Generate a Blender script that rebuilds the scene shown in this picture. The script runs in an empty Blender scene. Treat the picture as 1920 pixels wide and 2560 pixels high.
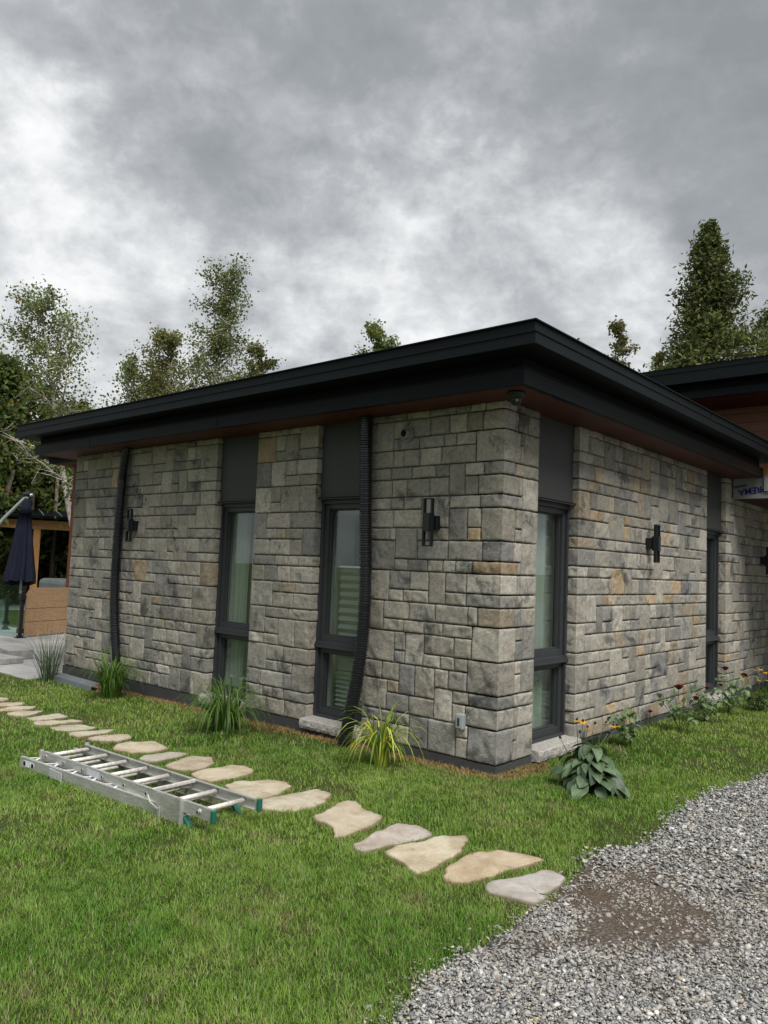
import bpy, bmesh, math, random
import numpy as np
from mathutils import Vector, Matrix, noise
R = math.radians
random.seed(7); rng = np.random.default_rng(7)
S = bpy.context.scene
COL = S.collection

# ------------------------------------------------------------------ camera
cd = bpy.data.cameras.new('camera'); cam = bpy.data.objects.new('camera', cd); COL.objects.link(cam)
cd.sensor_fit = 'HORIZONTAL'; cd.sensor_width = 36.0; cd.lens = 1916.246/1920*36.0
cd.clip_start = 0.05; cd.clip_end = 1500
M3 = Matrix(((0.75436, 0.017021, 0.65624), (0.655309, -0.078721, -0.751248), (0.038873, 0.996751, -0.070538)))
cam.matrix_world = Matrix.Translation((3.1107, -4.9127, 1.495)) @ M3.to_4x4()
S.camera = cam
S.render.resolution_x = 768; S.render.resolution_y = 1024

# ------------------------------------------------------------------ sky, sun, exposure
S.view_settings.view_transform = 'Standard'; S.view_settings.look = 'None'
S.view_settings.exposure = 0.2; S.view_settings.gamma = 1.0
SUN_EL, SUN_AZ = R(52), R(115)     # azimuth clockwise from +Y: light comes from the right, a little in front
sl = bpy.data.lights.new('sun', 'SUN'); sl.energy = 3.5; sl.angle = R(28); sl.color = (1.0, 0.96, 0.9)
so = bpy.data.objects.new('sun', sl); COL.objects.link(so)
sd = Vector((math.sin(SUN_AZ)*math.cos(SUN_EL), math.cos(SUN_AZ)*math.cos(SUN_EL), math.sin(SUN_EL)))
so.rotation_euler = sd.to_track_quat('Z', 'Y').to_euler()

W = bpy.data.worlds.new('World'); S.world = W; W.use_nodes = True

class NT:
    """small node-tree builder"""
    def __init__(s, tree): s.t = tree; s.t.nodes.clear()
    def n(s, kind, **kw):
        nd = s.t.nodes.new(kind)
        for k, v in kw.items():
            if k.startswith('i_'):
                key = k[2:]; key = int(key) if key.isdigit() else key.replace('_', ' ')
                s.put(nd.inputs[key], v)
            else: setattr(nd, k, v)
        return nd
    def put(s, sock, v):
        if isinstance(v, bpy.types.NodeSocket): s.t.links.new(v, sock)
        elif isinstance(v, bpy.types.Node): s.t.links.new(v.outputs[0], sock)
        else: sock.default_value = v
    def m(s, op, a, b=0.0, c=None, clamp=False):
        nd = s.n('ShaderNodeMath', operation=op, use_clamp=clamp); s.put(nd.inputs[0], a); s.put(nd.inputs[1], b)
        if c is not None: s.put(nd.inputs[2], c)
        return nd.outputs[0]
    def vm(s, op, a, b):
        nd = s.n('ShaderNodeVectorMath', operation=op); s.put(nd.inputs[0], a); s.put(nd.inputs[1], b)
        return nd.outputs['Value'] if op == 'DOT_PRODUCT' else nd.outputs[0]
    def mix(s, f, a, b, blend='MIX'):
        nd = s.n('ShaderNodeMix', data_type='RGBA', blend_type=blend)
        s.put(nd.inputs[0], f); s.put(nd.inputs[6], a); s.put(nd.inputs[7], b)
        return nd.outputs[2]
    def noise(s, vec, scale, detail=4, rough=0.55, dist=0.0):
        nd = s.n('ShaderNodeTexNoise'); s.put(nd.inputs['Vector'], vec); nd.inputs['Scale'].default_value = scale
        nd.inputs['Detail'].default_value = detail; nd.inputs['Roughness'].default_value = rough
        nd.inputs['Distortion'].default_value = dist
        return nd.outputs['Fac']
    def ramp(s, f, stops, interp='LINEAR'):
        nd = s.n('ShaderNodeValToRGB'); s.put(nd.inputs[0], f); cr = nd.color_ramp; cr.interpolation = interp
        while len(cr.elements) < len(stops): cr.elements.new(0.5)
        for e, (p, c) in zip(cr.elements, stops):
            e.position = p; e.color = (c, c, c, 1) if isinstance(c, (int, float)) else (*c, 1)
        return nd.outputs[0]
    def rng(s, v, a, b, c=0.0, d=1.0, smooth=True):
        nd = s.n('ShaderNodeMapRange', interpolation_type='SMOOTHSTEP' if smooth else 'LINEAR')
        for i, x in enumerate((v, a, b, c, d)): s.put(nd.inputs[i], x)
        return nd.outputs[0]

w = NT(W.node_tree)
tc = w.n('ShaderNodeTexCoord').outputs['Generated']
sep = w.n('ShaderNodeSeparateXYZ', i_0=tc)
zz = w.m('ADD', w.m('MAXIMUM', sep.outputs[2], 0.0), 0.22)
uv = w.n('ShaderNodeCombineXYZ', i_0=w.m('DIVIDE', sep.outputs[0], zz), i_1=w.m('DIVIDE', sep.outputs[1], zz), i_2=0.0)
big = w.noise(w.vm('ADD', uv.outputs[0], (3.1, 1.7, 0)), 0.9, 3, 0.5, 0.3)
mid = w.noise(w.vm('ADD', uv.outputs[0], (8.1, 4.7, 0)), 3.4, 8, 0.62, 0.6)
fine = w.noise(w.vm('MULTIPLY', tc, (1.0, 1.0, 1.5)), 17.0, 9, 0.62, 0.2)
fine2 = w.noise(w.vm('MULTIPLY', tc, (1.0, 1.0, 1.5)), 7.0, 8, 0.6, 0.25)
v = w.m('ADD', w.m('MULTIPLY', w.m('SUBTRACT', big, 0.5), 0.35), 0.455)
v = w.m('ADD', v, w.m('MULTIPLY', w.m('SUBTRACT', mid, 0.5), 0.24))
v = w.m('ADD', v, w.m('MULTIPLY', w.m('SUBTRACT', fine, 0.5), 0.55))
v = w.m('ADD', v, w.m('MULTIPLY', w.m('SUBTRACT', fine2, 0.5), 0.95))
# the cloud masses: where the deck is thin (bright) and where it is thick (dark)
CLOUDS = [((-0.841, 0.342, 0.419), .016, .27), ((-0.843, 0.387, 0.373), .008, .14), ((-0.764, 0.472, 0.44), .014, -.20),
          ((-0.743, 0.392, 0.542), .03, -.06), ((-0.861, 0.384, 0.334), .006, -.16), ((-0.63, 0.64, 0.439), .008, .22),
          ((-0.631, 0.583, 0.512), .012, -.10), ((-0.444, 0.742, 0.502), .010, .18), ((-0.263, 0.802, 0.536), .045, -.26),
          ((-0.271, 0.855, 0.442), .010, -.10), ((-0.844, 0.47, 0.26), .014, .26), ((-0.615, 0.72, 0.321), .014, .22),
          ((-0.405, 0.843, 0.354), .016, .28), ((-0.707, 0.487, 0.513), .0035, .13), ((-0.502, 0.771, 0.393), .006, -.14),
          ((-0.54, 0.615, 0.574), .03, -.12), ((-0.545, 0.686, 0.482), .005, .12)]
warp = w.vm('ADD', tc, w.vm('MULTIPLY', w.vm('SUBTRACT', w.n('ShaderNodeTexNoise', i_Vector=tc, i_Scale=5.0, i_Detail=7.0, i_Roughness=.62).outputs['Color'], (.5, .5, .5)), (.30, .30, .30)))
warp = w.n('ShaderNodeVectorMath', operation='NORMALIZE', i_0=warp).outputs[0]
for d, wd, amp in CLOUDS:
    dt = w.m('SUBTRACT', 1.0, w.vm('DOT_PRODUCT', warp, Vector(d).normalized()))
    g = w.m('EXPONENT', w.m('MULTIPLY', dt, -1.0/wd))
    v = w.m('ADD', v, w.m('MULTIPLY', g, amp*1.15))
cc = w.ramp(v, [(0.0, (.26, .278, .295)), (.28, (.32, .338, .358)), (.5, (.44, .458, .476)), (.68, (.62, .638, .652)), (.85, (.82, .832, .835)), (1.0, (.92, .926, .928))])
zen = w.rng(sep.outputs[2], .60, .95, 1.0, 3.3)          # an overcast sky is brightest overhead
cc = w.mix(1.0, cc, w.n('ShaderNodeCombineColor', i_0=zen, i_1=zen, i_2=zen).outputs[0], 'MULTIPLY')
sky = w.n('ShaderNodeTexSky', sky_type='NISHITA', sun_disc=False, sun_elevation=SUN_EL, sun_rotation=SUN_AZ)
b1 = w.n('ShaderNodeBackground', i_Color=sky, i_Strength=0.08)
b2 = w.n('ShaderNodeBackground', i_Color=cc, i_Strength=1.0)
mx = w.n('ShaderNodeMixShader', i_0=0.96, i_1=b1, i_2=b2)
w.n('ShaderNodeOutputWorld', i_0=mx)

# ------------------------------------------------------------------ helpers
def h(x, y=0): return 0.015*max(-7.0, min(0.0, x))
def hv(x): return 0.015*np.clip(x, -7, 0)
def meta(o, label=None, cat=None, group=None, kind=None):
    if label: o['label'] = label
    if cat: o['category'] = cat
    if group: o['group'] = group
    if kind: o['kind'] = kind
    return o
def empty(name, loc, label, cat, group=None, rz=0):
    o = bpy.data.objects.new(name, None); COL.objects.link(o); o.location = loc; o.rotation_euler = (0, 0, rz)
    o.empty_display_size = .1
    return meta(o, label, cat, group)
def link(name, me, parent=None, smooth=False):
    o = bpy.data.objects.new(name, me); COL.objects.link(o)
    if parent: o.parent = parent
    if smooth: me.shade_smooth()
    return o
class MB:
    def __init__(s): s.v = []; s.f = []; s.c = []; s.mi = []; s.cur = (1, 1, 1); s.m = 0
    def add(s, vs, fs):
        b = len(s.v); s.v += [tuple(x) for x in vs]; s.c += [s.cur]*len(vs)
        s.f += [tuple(i+b for i in f) for f in fs]; s.mi += [s.m]*len(fs); return s
    def box(s, a, b, M=None):
        (x0, y0, z0), (x1, y1, z1) = a, b
        vs = [(x, y, z) for z in (min(z0, z1), max(z0, z1)) for x, y in ((min(x0, x1), min(y0, y1)), (max(x0, x1), min(y0, y1)), (max(x0, x1), max(y0, y1)), (min(x0, x1), max(y0, y1)))]
        if M is not None: vs = [M @ Vector(q) for q in vs]
        return s.add(vs, [(3, 2, 1, 0), (4, 5, 6, 7), (0, 1, 5, 4), (1, 2, 6, 5), (2, 3, 7, 6), (3, 0, 4, 7)])
    def tube(s, pts, rad, seg=8, cap=True):
        pts = [Vector(p) for p in pts]; n = len(pts)
        rr = rad if isinstance(rad, (list, tuple, np.ndarray)) else [rad]*n
        t0 = (pts[1]-pts[0]).normalized(); ref = Vector((0, 0, 1)) if abs(t0.z) < .9 else Vector((1, 0, 0))
        a = t0.cross(ref).normalized(); rings = []
        for i, p in enumerate(pts):
            t = (pts[min(i+1, n-1)]-pts[max(i-1, 0)]).normalized()
            a = (a-t*a.dot(t)).normalized(); bb = t.cross(a)
            rings += [p+(a*math.cos(2*math.pi*k/seg)+bb*math.sin(2*math.pi*k/seg))*rr[i] for k in range(seg)]
        fs = [(i*seg+k, i*seg+(k+1) % seg, (i+1)*seg+(k+1) % seg, (i+1)*seg+k) for i in range(n-1) for k in range(seg)]
        if cap: fs += [tuple(range(seg))[::-1], tuple((n-1)*seg+k for k in range(seg))]
        return s.add(rings, fs)
    def prism(s, poly, z0, z1):
        n = len(poly); vs = [(x, y, z0) for x, y in poly]+[(x, y, z1) for x, y in poly]
        return s.add(vs, [tuple(range(n))[::-1], tuple(range(n, 2*n))]+[(i, (i+1) % n, n+(i+1) % n, n+i) for i in range(n)])
    def extr(s, prof, path):
        """profile (o,z) swept round a plan path given as function o -> list of xy points (mitred)"""
        rows = []
        for o_, z_ in prof: rows.append([(x, y, z_) for x, y in path(o_)])
        k = len(rows[0]); vs = [p for r_ in rows for p in r_]; n = len(prof)
        fs = [(i*k+j, i*k+j+1, ((i+1) % n)*k+j+1, ((i+1) % n)*k+j) for i in range(n) for j in range(k-1)]
        fs += [tuple(i*k for i in range(n))[::-1], tuple(i*k+k-1 for i in range(n))]
        return s.add(vs, fs)
    def build(s, name, mats, parent=None, smooth=False, bevel=0, autosmooth=False):
        me = bpy.data.meshes.new(name); me.from_pydata(s.v, [], s.f)
        for m_ in (mats if isinstance(mats, (list, tuple)) else [mats]): me.materials.append(m_)
        me.polygons.foreach_set('material_index', s.mi)
        ca = me.color_attributes.new('col', 'FLOAT_COLOR', 'POINT')
        ca.data.foreach_set('color', np.array([(*c, 1) for c in s.c], 'f').ravel())
        bm = bmesh.new(); bm.from_mesh(me); bmesh.ops.recalc_face_normals(bm, faces=bm.faces); bm.to_mesh(me); bm.free()
        o = link(name, me, parent, smooth)
        if bevel:
            md = o.modifiers.new('bevel', 'BEVEL'); md.width = bevel; md.segments = 2; md.limit_method = 'ANGLE'; md.harden_normals = False
        return o
def npmesh(name, verts, faces, cols, mat_, parent=None, smooth=False):
    me = bpy.data.meshes.new(name)
    me.vertices.add(len(verts)); me.vertices.foreach_set('co', np.asarray(verts, 'f').ravel())
    k = faces.shape[1]
    me.loops.add(faces.size); me.loops.foreach_set('vertex_index', faces.astype('i').ravel())
    me.polygons.add(len(faces)); me.polygons.foreach_set('loop_start', np.arange(0, faces.size, k, dtype='i'))
    me.update(calc_edges=True)
    if cols is not None:
        ca = me.color_attributes.new('col', 'FLOAT_COLOR', 'POINT')
        c4 = np.ones((len(verts), 4), 'f'); c4[:, :3] = cols; ca.data.foreach_set('color', c4.ravel())
    me.materials.append(mat_)
    return link(name, me, parent, smooth)

def mat(name, col=None, rough=.6, metal=0.0, spec=.5, attr=False, var=0.0, vscale=8, bump=0.0, bscale=60, trans=0.0, build=None, coat=0.0):
    m = bpy.data.materials.new(name); m.use_nodes = True; t = NT(m.node_tree)
    ob = t.n('ShaderNodeTexCoord').outputs['Object']
    p = t.n('ShaderNodeBsdfPrincipled')
    if attr:
        a = t.n('ShaderNodeVertexColor', layer_name='col').outputs[0]
        base = t.mix(1.0, a, (*(col or (1, 1, 1)), 1), 'MULTIPLY')
    else:
        base = None
    if var or base is None:
        c0 = base if base is not None else (*col, 1)
        if var:
            f = t.noise(ob, vscale, 6, .6)
            g = t.rng(f, .3, .7, 1-var, 1+var, False)
            mm = t.n('ShaderNodeCombineColor', i_0=g, i_1=g, i_2=g).outputs[0]
            base = t.mix(1.0, c0, mm, 'MULTIPLY')
        else: base = c0
    t.put(p.inputs['Base Color'], base)
    p.inputs['Roughness'].default_value = rough; p.inputs['Metallic'].default_value = metal
    p.inputs['Specular IOR Level'].default_value = spec; p.inputs['Coat Weight'].default_value = coat
    if bump:
        b = t.n('ShaderNodeBump', i_Strength=1.0, i_Distance=bump); t.put(b.inputs['Height'], t.noise(ob, bscale, 6, .65))
        t.put(p.inputs['Normal'], b.outputs[0])
    out = p
    if trans:
        tr = t.n('ShaderNodeBsdfTranslucent'); t.put(tr.inputs[0], base)
        out = t.n('ShaderNodeMixShader', i_0=trans, i_1=p, i_2=tr)
    if build: out = build(t, ob, p, base) or out
    t.n('ShaderNodeOutputMaterial', i_0=out)
    return m

# ---- value noise for meshes
def vnoise(x, y, seed):
    x = np.asarray(x, float)+seed*17.31; y = np.asarray(y, float)+seed*5.77
    xi = np.floor(x); yi = np.floor(y); fx = x-xi; fy = y-yi; fx = fx*fx*(3-2*fx); fy = fy*fy*(3-2*fy)
    def hh(a, b):
        q = np.sin(a*127.1+b*311.7+seed*.713)*43758.5453; return q-np.floor(q)
    return (hh(xi, yi)*(1-fx)+hh(xi+1, yi)*fx)*(1-fy)+(hh(xi, yi+1)*(1-fx)+hh(xi+1, yi+1)*fx)*fy
def fbm(x, y, seed, oct=4):
    s_ = 0; a = .5; 
    for i in range(oct): s_ = s_+a*vnoise(x*2**i, y*2**i, seed+i*3); a *= .5
    return s_

# ------------------------------------------------------------------ materials
def stone_nodes(t, ob, p, base):
    big_ = t.noise(ob, 7.0, 5, .6, .4); sm = t.noise(ob, 42, 6, .7); spk = t.noise(ob, 160, 3, .7)
    c = t.mix(t.rng(sm, .38, .66, 0, .75), base, t.mix(1.0, base, (.60, .59, .57, 1), 'MULTIPLY'))
    c = t.mix(t.rng(big_, .5, .72, 0, .6), c, t.mix(1.0, base, (1.28, 1.26, 1.18, 1), 'MULTIPLY'))
    smk = t.m('ADD', t.noise(t.vm('ADD', ob, (5, 3, 9)), 3.6, 5, .6, .6), t.m('MULTIPLY', t.m('SUBTRACT', t.noise(ob, 70, 4, .75), .5), .30))
    c = t.mix(t.rng(t.noise(t.vm('ADD', ob, (7, 7, 1)), 5.5, 5, .62, .5), .52, .68, 0, .45), c, t.mix(1.0, base, (.56, .60, .66, 1), 'MULTIPLY'))
    c = t.mix(t.rng(smk, .55, .68, 0, .88), c, t.mix(1.0, base, (.26, .28, .31, 1), 'MULTIPLY'))
    tn = t.m('ADD', t.noise(t.vm('ADD', ob, (1, 8, 2)), 3.4, 4, .6, .5), t.m('MULTIPLY', t.m('SUBTRACT', sm, .5), .25))
    c = t.mix(t.rng(tn, .60, .74, 0, .5), c, (.33, .24, .14, 1))
    c = t.mix(t.rng(spk, .60, .78, 0, .30), c, t.mix(1.0, base, (1.5, 1.5, 1.45, 1), 'MULTIPLY'))
    t.put(p.inputs['Base Color'], c)
    hgt = t.m('ADD', t.m('MULTIPLY', big_, .6), t.m('ADD', t.m('MULTIPLY', sm, .6), t.m('MULTIPLY', spk, .22)))
    b = t.n('ShaderNodeBump', i_Strength=1.0, i_Distance=.015, i_Height=hgt); t.put(p.inputs['Normal'], b.outputs[0])
M_stone = mat('wall stone', attr=True, rough=.9, spec=.25, build=stone_nodes)
M_mortar = mat('mortar', (.075, .070, .062), .95, var=.3)
def flag_nodes(t, ob, p, base):
    c = t.mix(t.rng(t.noise(ob, 5, 6, .65, .5), .35, .7), base, t.mix(1.0, base, (.72, .66, .58, 1), 'MULTIPLY'))
    c = t.mix(t.rng(t.noise(ob, 55, 4, .7), .58, .75, 0, .6), c, t.mix(1.0, base, (.6, .6, .6, 1), 'MULTIPLY'))
    c = t.mix(t.rng(t.noise(t.vm('ADD', ob, (3, 3, 3)), 14, 6, .7), .6, .72, 0, .5), c, (.20, .17, .12, 1))
    t.put(p.inputs['Base Color'], c)
    hgt = t.m('ADD', t.noise(ob, 9, 6, .65, .6), t.m('MULTIPLY', t.noise(ob, 90, 5, .7), .35))
    b = t.n('ShaderNodeBump', i_Strength=.8, i_Distance=.02, i_Height=hgt); t.put(p.inputs['Normal'], b.outputs[0])
M_flag = mat('flagstone', attr=True, rough=.9, spec=.2, build=flag_nodes)
M_sill = mat('sill stone', (.34, .325, .30), .9, spec=.2, var=.35, vscale=45, bump=.01, bscale=50)
M_black = mat('black roof metal', (.0036, .0066, .0080), .5, spec=.16, var=.12, vscale=2, bump=.0012, bscale=3)
M_blackin = mat('black recess metal', (.002, .0025, .003), .7, spec=.2)
M_roof = mat('roof membrane', (.05, .05, .05), .9)
def wood_nodes_x(scale=(1.2, 14, 14), dark=.55, boards=None):
    def f(t, ob, p, base):
        v_ = t.vm('MULTIPLY', ob, scale); g = t.noise(v_, 3, 6, .6, 1.0)
        c = t.mix(t.rng(g, .35, .7), base, t.mix(1.0, base, (dark, dark*.92, dark*.85, 1), 'MULTIPLY'))
        if boards:
            ax, wd = boards; sx = t.n('ShaderNodeSeparateXYZ', i_0=ob).outputs[ax]
            fr = t.m('FRACT', t.m('DIVIDE', t.m('ADD', sx, 100), wd)); gap = t.m('LESS_THAN', fr, .05)
            c = t.mix(gap, c, (.004, .002, .001, 1))
            idn = t.n('ShaderNodeTexWhiteNoise', noise_dimensions='1D'); t.put(idn.inputs['W'], t.m('FLOOR', t.m('DIVIDE', t.m('ADD', sx, 100), wd)))
            k = t.m('MULTIPLY_ADD', idn.outputs[0], .35, .8)
            c = t.mix(1.0, c, t.n('ShaderNodeCombineColor', i_0=k, i_1=k, i_2=k).outputs[0], 'MULTIPLY')
        t.put(p.inputs['Base Color'], c)
        b = t.n('ShaderNodeBump', i_Strength=.4, i_Distance=.004, i_Height=g); t.put(p.inputs['Normal'], b.outputs[0])
    return f
M_soffit = mat('red brown soffit boards', (.085, .014, .009), .6, build=wood_nodes_x((6, 6, 6), .7, (1, .11)))
M_siding = mat('cedar coloured siding', (.20, .075, .035), .5, build=wood_nodes_x((1.2, 1.2, 16), .7, (2, .15)))
M_post = mat('red brown timber', (.16, .045, .022), .5, build=wood_nodes_x((12, 12, 1.2), .7))
M_beam = mat('orange new timber', (.48, .25, .085), .6, build=wood_nodes_x((12, 1.2, 12), .7))
def ply_nodes(t, ob, p, base):
    v_ = t.vm('MULTIPLY', ob, (2, 2.5, 13)); g = t.noise(v_, 3, 7, .65, 2.2)
    c = t.mix(t.rng(g, .35, .68), base, (.24, .14, .075, 1))
    kn = t.n('ShaderNodeTexVoronoi', i_Vector=ob, i_Scale=5.0); c = t.mix(t.rng(kn.outputs['Distance'], .05, .11, .85, 0), c, (.06, .025, .012, 1))
    sz = t.n('ShaderNodeSeparateXYZ', i_0=ob).outputs[2]
    for zl in (.30, .545): 
        l_ = t.m('LESS_THAN', t.m('ABSOLUTE', t.m('SUBTRACT', t.m('ADD', sz, t.m('MULTIPLY', t.noise(ob, 3, 2), .02)), zl)), .005); c = t.mix(l_, c, (.09, .04, .02, 1))
    t.put(p.inputs['Base Color'], c)
M_ply = mat('weathered plywood', (.38, .25, .14), .7, build=ply_nodes)
M_frame = mat('dark grey window metal', (.034, .037, .040), .45, spec=.4, var=.08, vscale=3)
M_panel = mat('dark grey panel', (.046, .048, .048), .55, spec=.3, var=.12, vscale=1.5)
M_plinth = mat('dark plinth flashing', (.055, .057, .060), .5, spec=.4, var=.2, vscale=3)
def glass_nodes(t, ob, p, base):
    gl = t.n('ShaderNodeBsdfGlossy', i_Color=(.9, .95, .93, 1), i_Roughness=.01)
    tr = t.n('ShaderNodeBsdfTransparent', i_Color=(.93, .965, .945, 1))
    fr = t.n('ShaderNodeFresnel', i_IOR=t.m('MULTIPLY_ADD', t.n('ShaderNodeNewGeometry').outputs['Backfacing'], 1/1.7-1.7, 1.7))
    b = t.n('ShaderNodeBump', i_Strength=.25, i_Distance=.002, i_Height=t.noise(ob, 2.2, 2, .5)); t.put(gl.inputs['Normal'], b.outputs[0])
    return t.n('ShaderNodeMixShader', i_0=fr, i_1=tr, i_2=gl)
M_glass = mat('window glass', (1, 1, 1), build=glass_nodes)
def glass2(t, ob, p, base):
    gl = t.n('ShaderNodeBsdfGlossy', i_Color=(.9, .95, .95, 1), i_Roughness=.02)
    tr = t.n('ShaderNodeBsdfTransparent', i_Color=(.72, .86, .82, 1))
    return t.n('ShaderNodeMixShader', i_0=t.n('ShaderNodeFresnel', i_IOR=t.m('MULTIPLY_ADD', t.n('ShaderNodeNewGeometry').outputs['Backfacing'], 1/1.35-1.35, 1.35)), i_1=tr, i_2=gl)
M_fglass = mat('fence glass', (1, 1, 1), build=glass2)
M_curtain = mat('pale curtain cloth', (.40, .45, .42), .9, spec=.1, trans=.3)
M_blind = mat('pleated blind cloth', (.44, .46, .43), .9, spec=.1, trans=.25)
M_inwall = mat('interior plaster', (.55, .57, .54), .9)
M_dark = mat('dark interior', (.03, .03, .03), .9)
M_hose = mat('black corrugated plastic', (.010, .011, .014), .30, spec=.7, var=.2, vscale=20)
M_lamp = mat('matt black lamp metal', (.006, .008, .010), .45)
M_cam = mat('black camera plastic', (.008, .008, .008), .35)
M_lens = mat('lens', (.25, .25, .26), .1)
M_greybox = mat('grey plastic', (.26, .29, .29), .5, var=.1)
M_vent = mat('beige vent plastic', (.20, .20, .17), .6, var=.15)
M_wrap = mat('white building wrap', (.26, .27, .265), .6, spec=.3, var=.12, vscale=5, bump=.01, bscale=4)
M_blue = mat('blue print', (.01, .012, .16), .5)
M_navy = mat('navy canopy cloth', (.009, .011, .023), .85, spec=.15, var=.25, vscale=6, bump=.004, bscale=25)
M_steel = mat('grey umbrella arm', (.33, .35, .35), .4, metal=.3)
def alu_nodes(t, ob, p, base):
    s_ = t.noise(t.vm('MULTIPLY', ob, (3, 30, 30)), 4, 5, .6); d = t.noise(ob, 25, 6, .7)
    c = t.mix(t.rng(s_, .3, .7), (.44, .44, .42, 1), (.62, .62, .60, 1)); c = t.mix(t.rng(d, .55, .75, 0, .6), c, (.22, .21, .19, 1))
    t.put(p.inputs['Base Color'], c); t.put(p.inputs['Roughness'], t.rng(d, .3, .7, .38, .62))
M_alu = mat('weathered aluminium', (.6, .6, .6), .45, metal=.65, build=alu_nodes)
M_rung = mat('scuffed pale rung', (.66, .63, .58), .5, metal=.35, var=.32, vscale=45)
M_white = mat('white plastic', (.82, .83, .85), .4)
M_green = mat('green rubber', (.010, .11, .075), .5, var=.15, vscale=20)
M_ink = mat('black print', (.01, .01, .01), .6)
M_tin = mat('folded grey flashing', (.20, .22, .25), .35, metal=.4, var=.15, vscale=6)
M_bark_w = mat('birch bark', (.46, .43, .38), .9, var=.55, vscale=9)
M_bark = mat('grey brown bark', (.11, .085, .07), .95, var=.4, vscale=12)
M_leaf = mat('tree leaf', attr=True, rough=.55, spec=.35, trans=.42)
M_cedar = mat('cedar spray', attr=True, rough=.7, spec=.2, trans=.25)
M_grass = mat('grass blade', attr=True, rough=.5, spec=.3, trans=.35)
M_plant = mat('plant leaf', attr=True, rough=.45, spec=.35, trans=.3)
def hosta_nodes(t, ob, p, base):
    b = t.n('ShaderNodeBump', i_Strength=.6, i_Distance=.004, i_Height=t.noise(ob, 90, 4, .6)); t.put(p.inputs['Normal'], b.outputs[0])
M_bigleaf = mat('broad leaf', attr=True, rough=.48, spec=.45, var=.22, vscale=22, trans=.12, build=lambda t, ob, p, b: hosta_nodes(t, ob, p, b))
M_straw = mat('dead straw', attr=True, rough=.9, spec=.1)
M_gravel = mat('gravel stone', attr=True, rough=.85, spec=.25, var=.25, vscale=60)
M_petal = mat('flower petal', attr=True, rough=.6, trans=.2)
M_paver = mat('grey concrete paver', (.27, .26, .25), .9, var=.25, vscale=14, bump=.006, bscale=60)
def deck_nodes(t, ob, p, base):
    c = t.mix(t.rng(t.noise(ob, .9, 6, .65, 1.0), .35, .7), (.33, .325, .315, 1), (.25, .245, .235, 1))
    c = t.mix(t.rng(t.noise(t.vm('MULTIPLY', ob, (.5, 3, 1)), 1.2, 4, .6), .56, .62, 0, .5), c, (.18, .175, .165, 1))
    for ax in (0, 1):
        sx = t.n('ShaderNodeSeparateXYZ', i_0=ob).outputs[ax]; c = t.mix(t.m('LESS_THAN', t.m('FRACT', t.m('DIVIDE', t.m('ADD', sx, 100.7), 2.6)), .006), c, (.10, .10, .09, 1))
    t.put(p.inputs['Base Color'], c)
M_deck = mat('brushed concrete', (.3, .3, .3), .7, build=deck_nodes)
M_water = mat('pool water', (.09, .33, .31), .25, spec=.25, bump=.01, bscale=3)
M_cover = mat('grey vinyl cover', (.15, .17, .17), .5, var=.15)
M_red = mat('red petal', (.13, .004, .010), .55, var=.3, vscale=40, trans=.15)

# ================================================================== GROUND
def ground_nodes(t, ob, p, base):
    sp = t.n('ShaderNodeSeparateXYZ', i_0=ob)
    big_ = t.noise(ob, .8, 4, .6); md_ = t.noise(ob, 7, 6, .65); fn = t.noise(ob, 60, 5, .7)
    g = t.mix(t.rng(md_, .35, .68), (.050, .080, .018, 1), (.095, .105, .035, 1))
    g = t.mix(t.rng(big_, .45, .65, 0, .5), g, (.040, .075, .016, 1))
    g = t.mix(t.rng(fn, .4, .75, 0, .6), g, (.075, .062, .034, 1))
    t.put(p.inputs['Base Color'], g)
    b = t.n('ShaderNodeBump', i_Strength=1, i_Distance=.03, i_Height=fn); t.put(p.inputs['Normal'], b.outputs[0])
M_lawn = mat('lawn soil', (.05, .07, .02), .95, spec=.1, build=ground_nodes)
def grav_nodes(t, ob, p, base):
    vo = t.n('ShaderNodeTexVoronoi', i_Vector=ob, i_Scale=60.0, i_Randomness=1.0)
    cr = t.n('ShaderNodeSeparateColor', i_0=vo.outputs['Color'])
    c = t.ramp(cr.outputs[0], [(0, (.16, .16, .155)), (.4, (.26, .258, .25)), (.75, (.35, .345, .325)), (1, (.46, .45, .42))])
    ed = t.rng(vo.outputs['Distance'], .25, .62)
    c = t.mix(ed, c, (.055, .048, .04, 1))
    soil = t.mix(t.rng(t.noise(ob, 30, 6, .7), .35, .7), (.085, .064, .046, 1), (.125, .10, .078, 1))
    # bare earth showing through the gravel: the trodden patch beside the last flagstone, and ragged spots elsewhere
    dx = t.vm('SUBTRACT', ob, (1.55, -1.48, 0)); dx = t.vm('MULTIPLY', dx, (1.5, 1.5, 0))
    r_ = t.n('ShaderNodeVectorMath', operation='LENGTH', i_0=dx).outputs['Value']
    r_ = t.m('ADD', r_, t.m('MULTIPLY', t.m('SUBTRACT', t.noise(ob, 5, 5, .7), .5), 1.4))
    patch = t.rng(r_, .35, 1.25, 1, 0)
    c = t.mix(patch, c, soil)
    c = t.mix(t.rng(t.noise(t.vm('ADD', ob, (4, 4, 4)), 3, 6, .7), .56, .66), c, soil)
    t.put(p.inputs['Base Color'], c)
    b = t.n('ShaderNodeBump', i_Strength=1, i_Distance=.012, i_Height=t.m('SUBTRACT', t.noise(ob, 60, 5, .7), vo.outputs['Distance'])); t.put(p.inputs['Normal'], b.outputs[0])
M_grav = mat('gravel bed', (.2, .2, .2), .95, spec=.1, build=grav_nodes)

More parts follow.
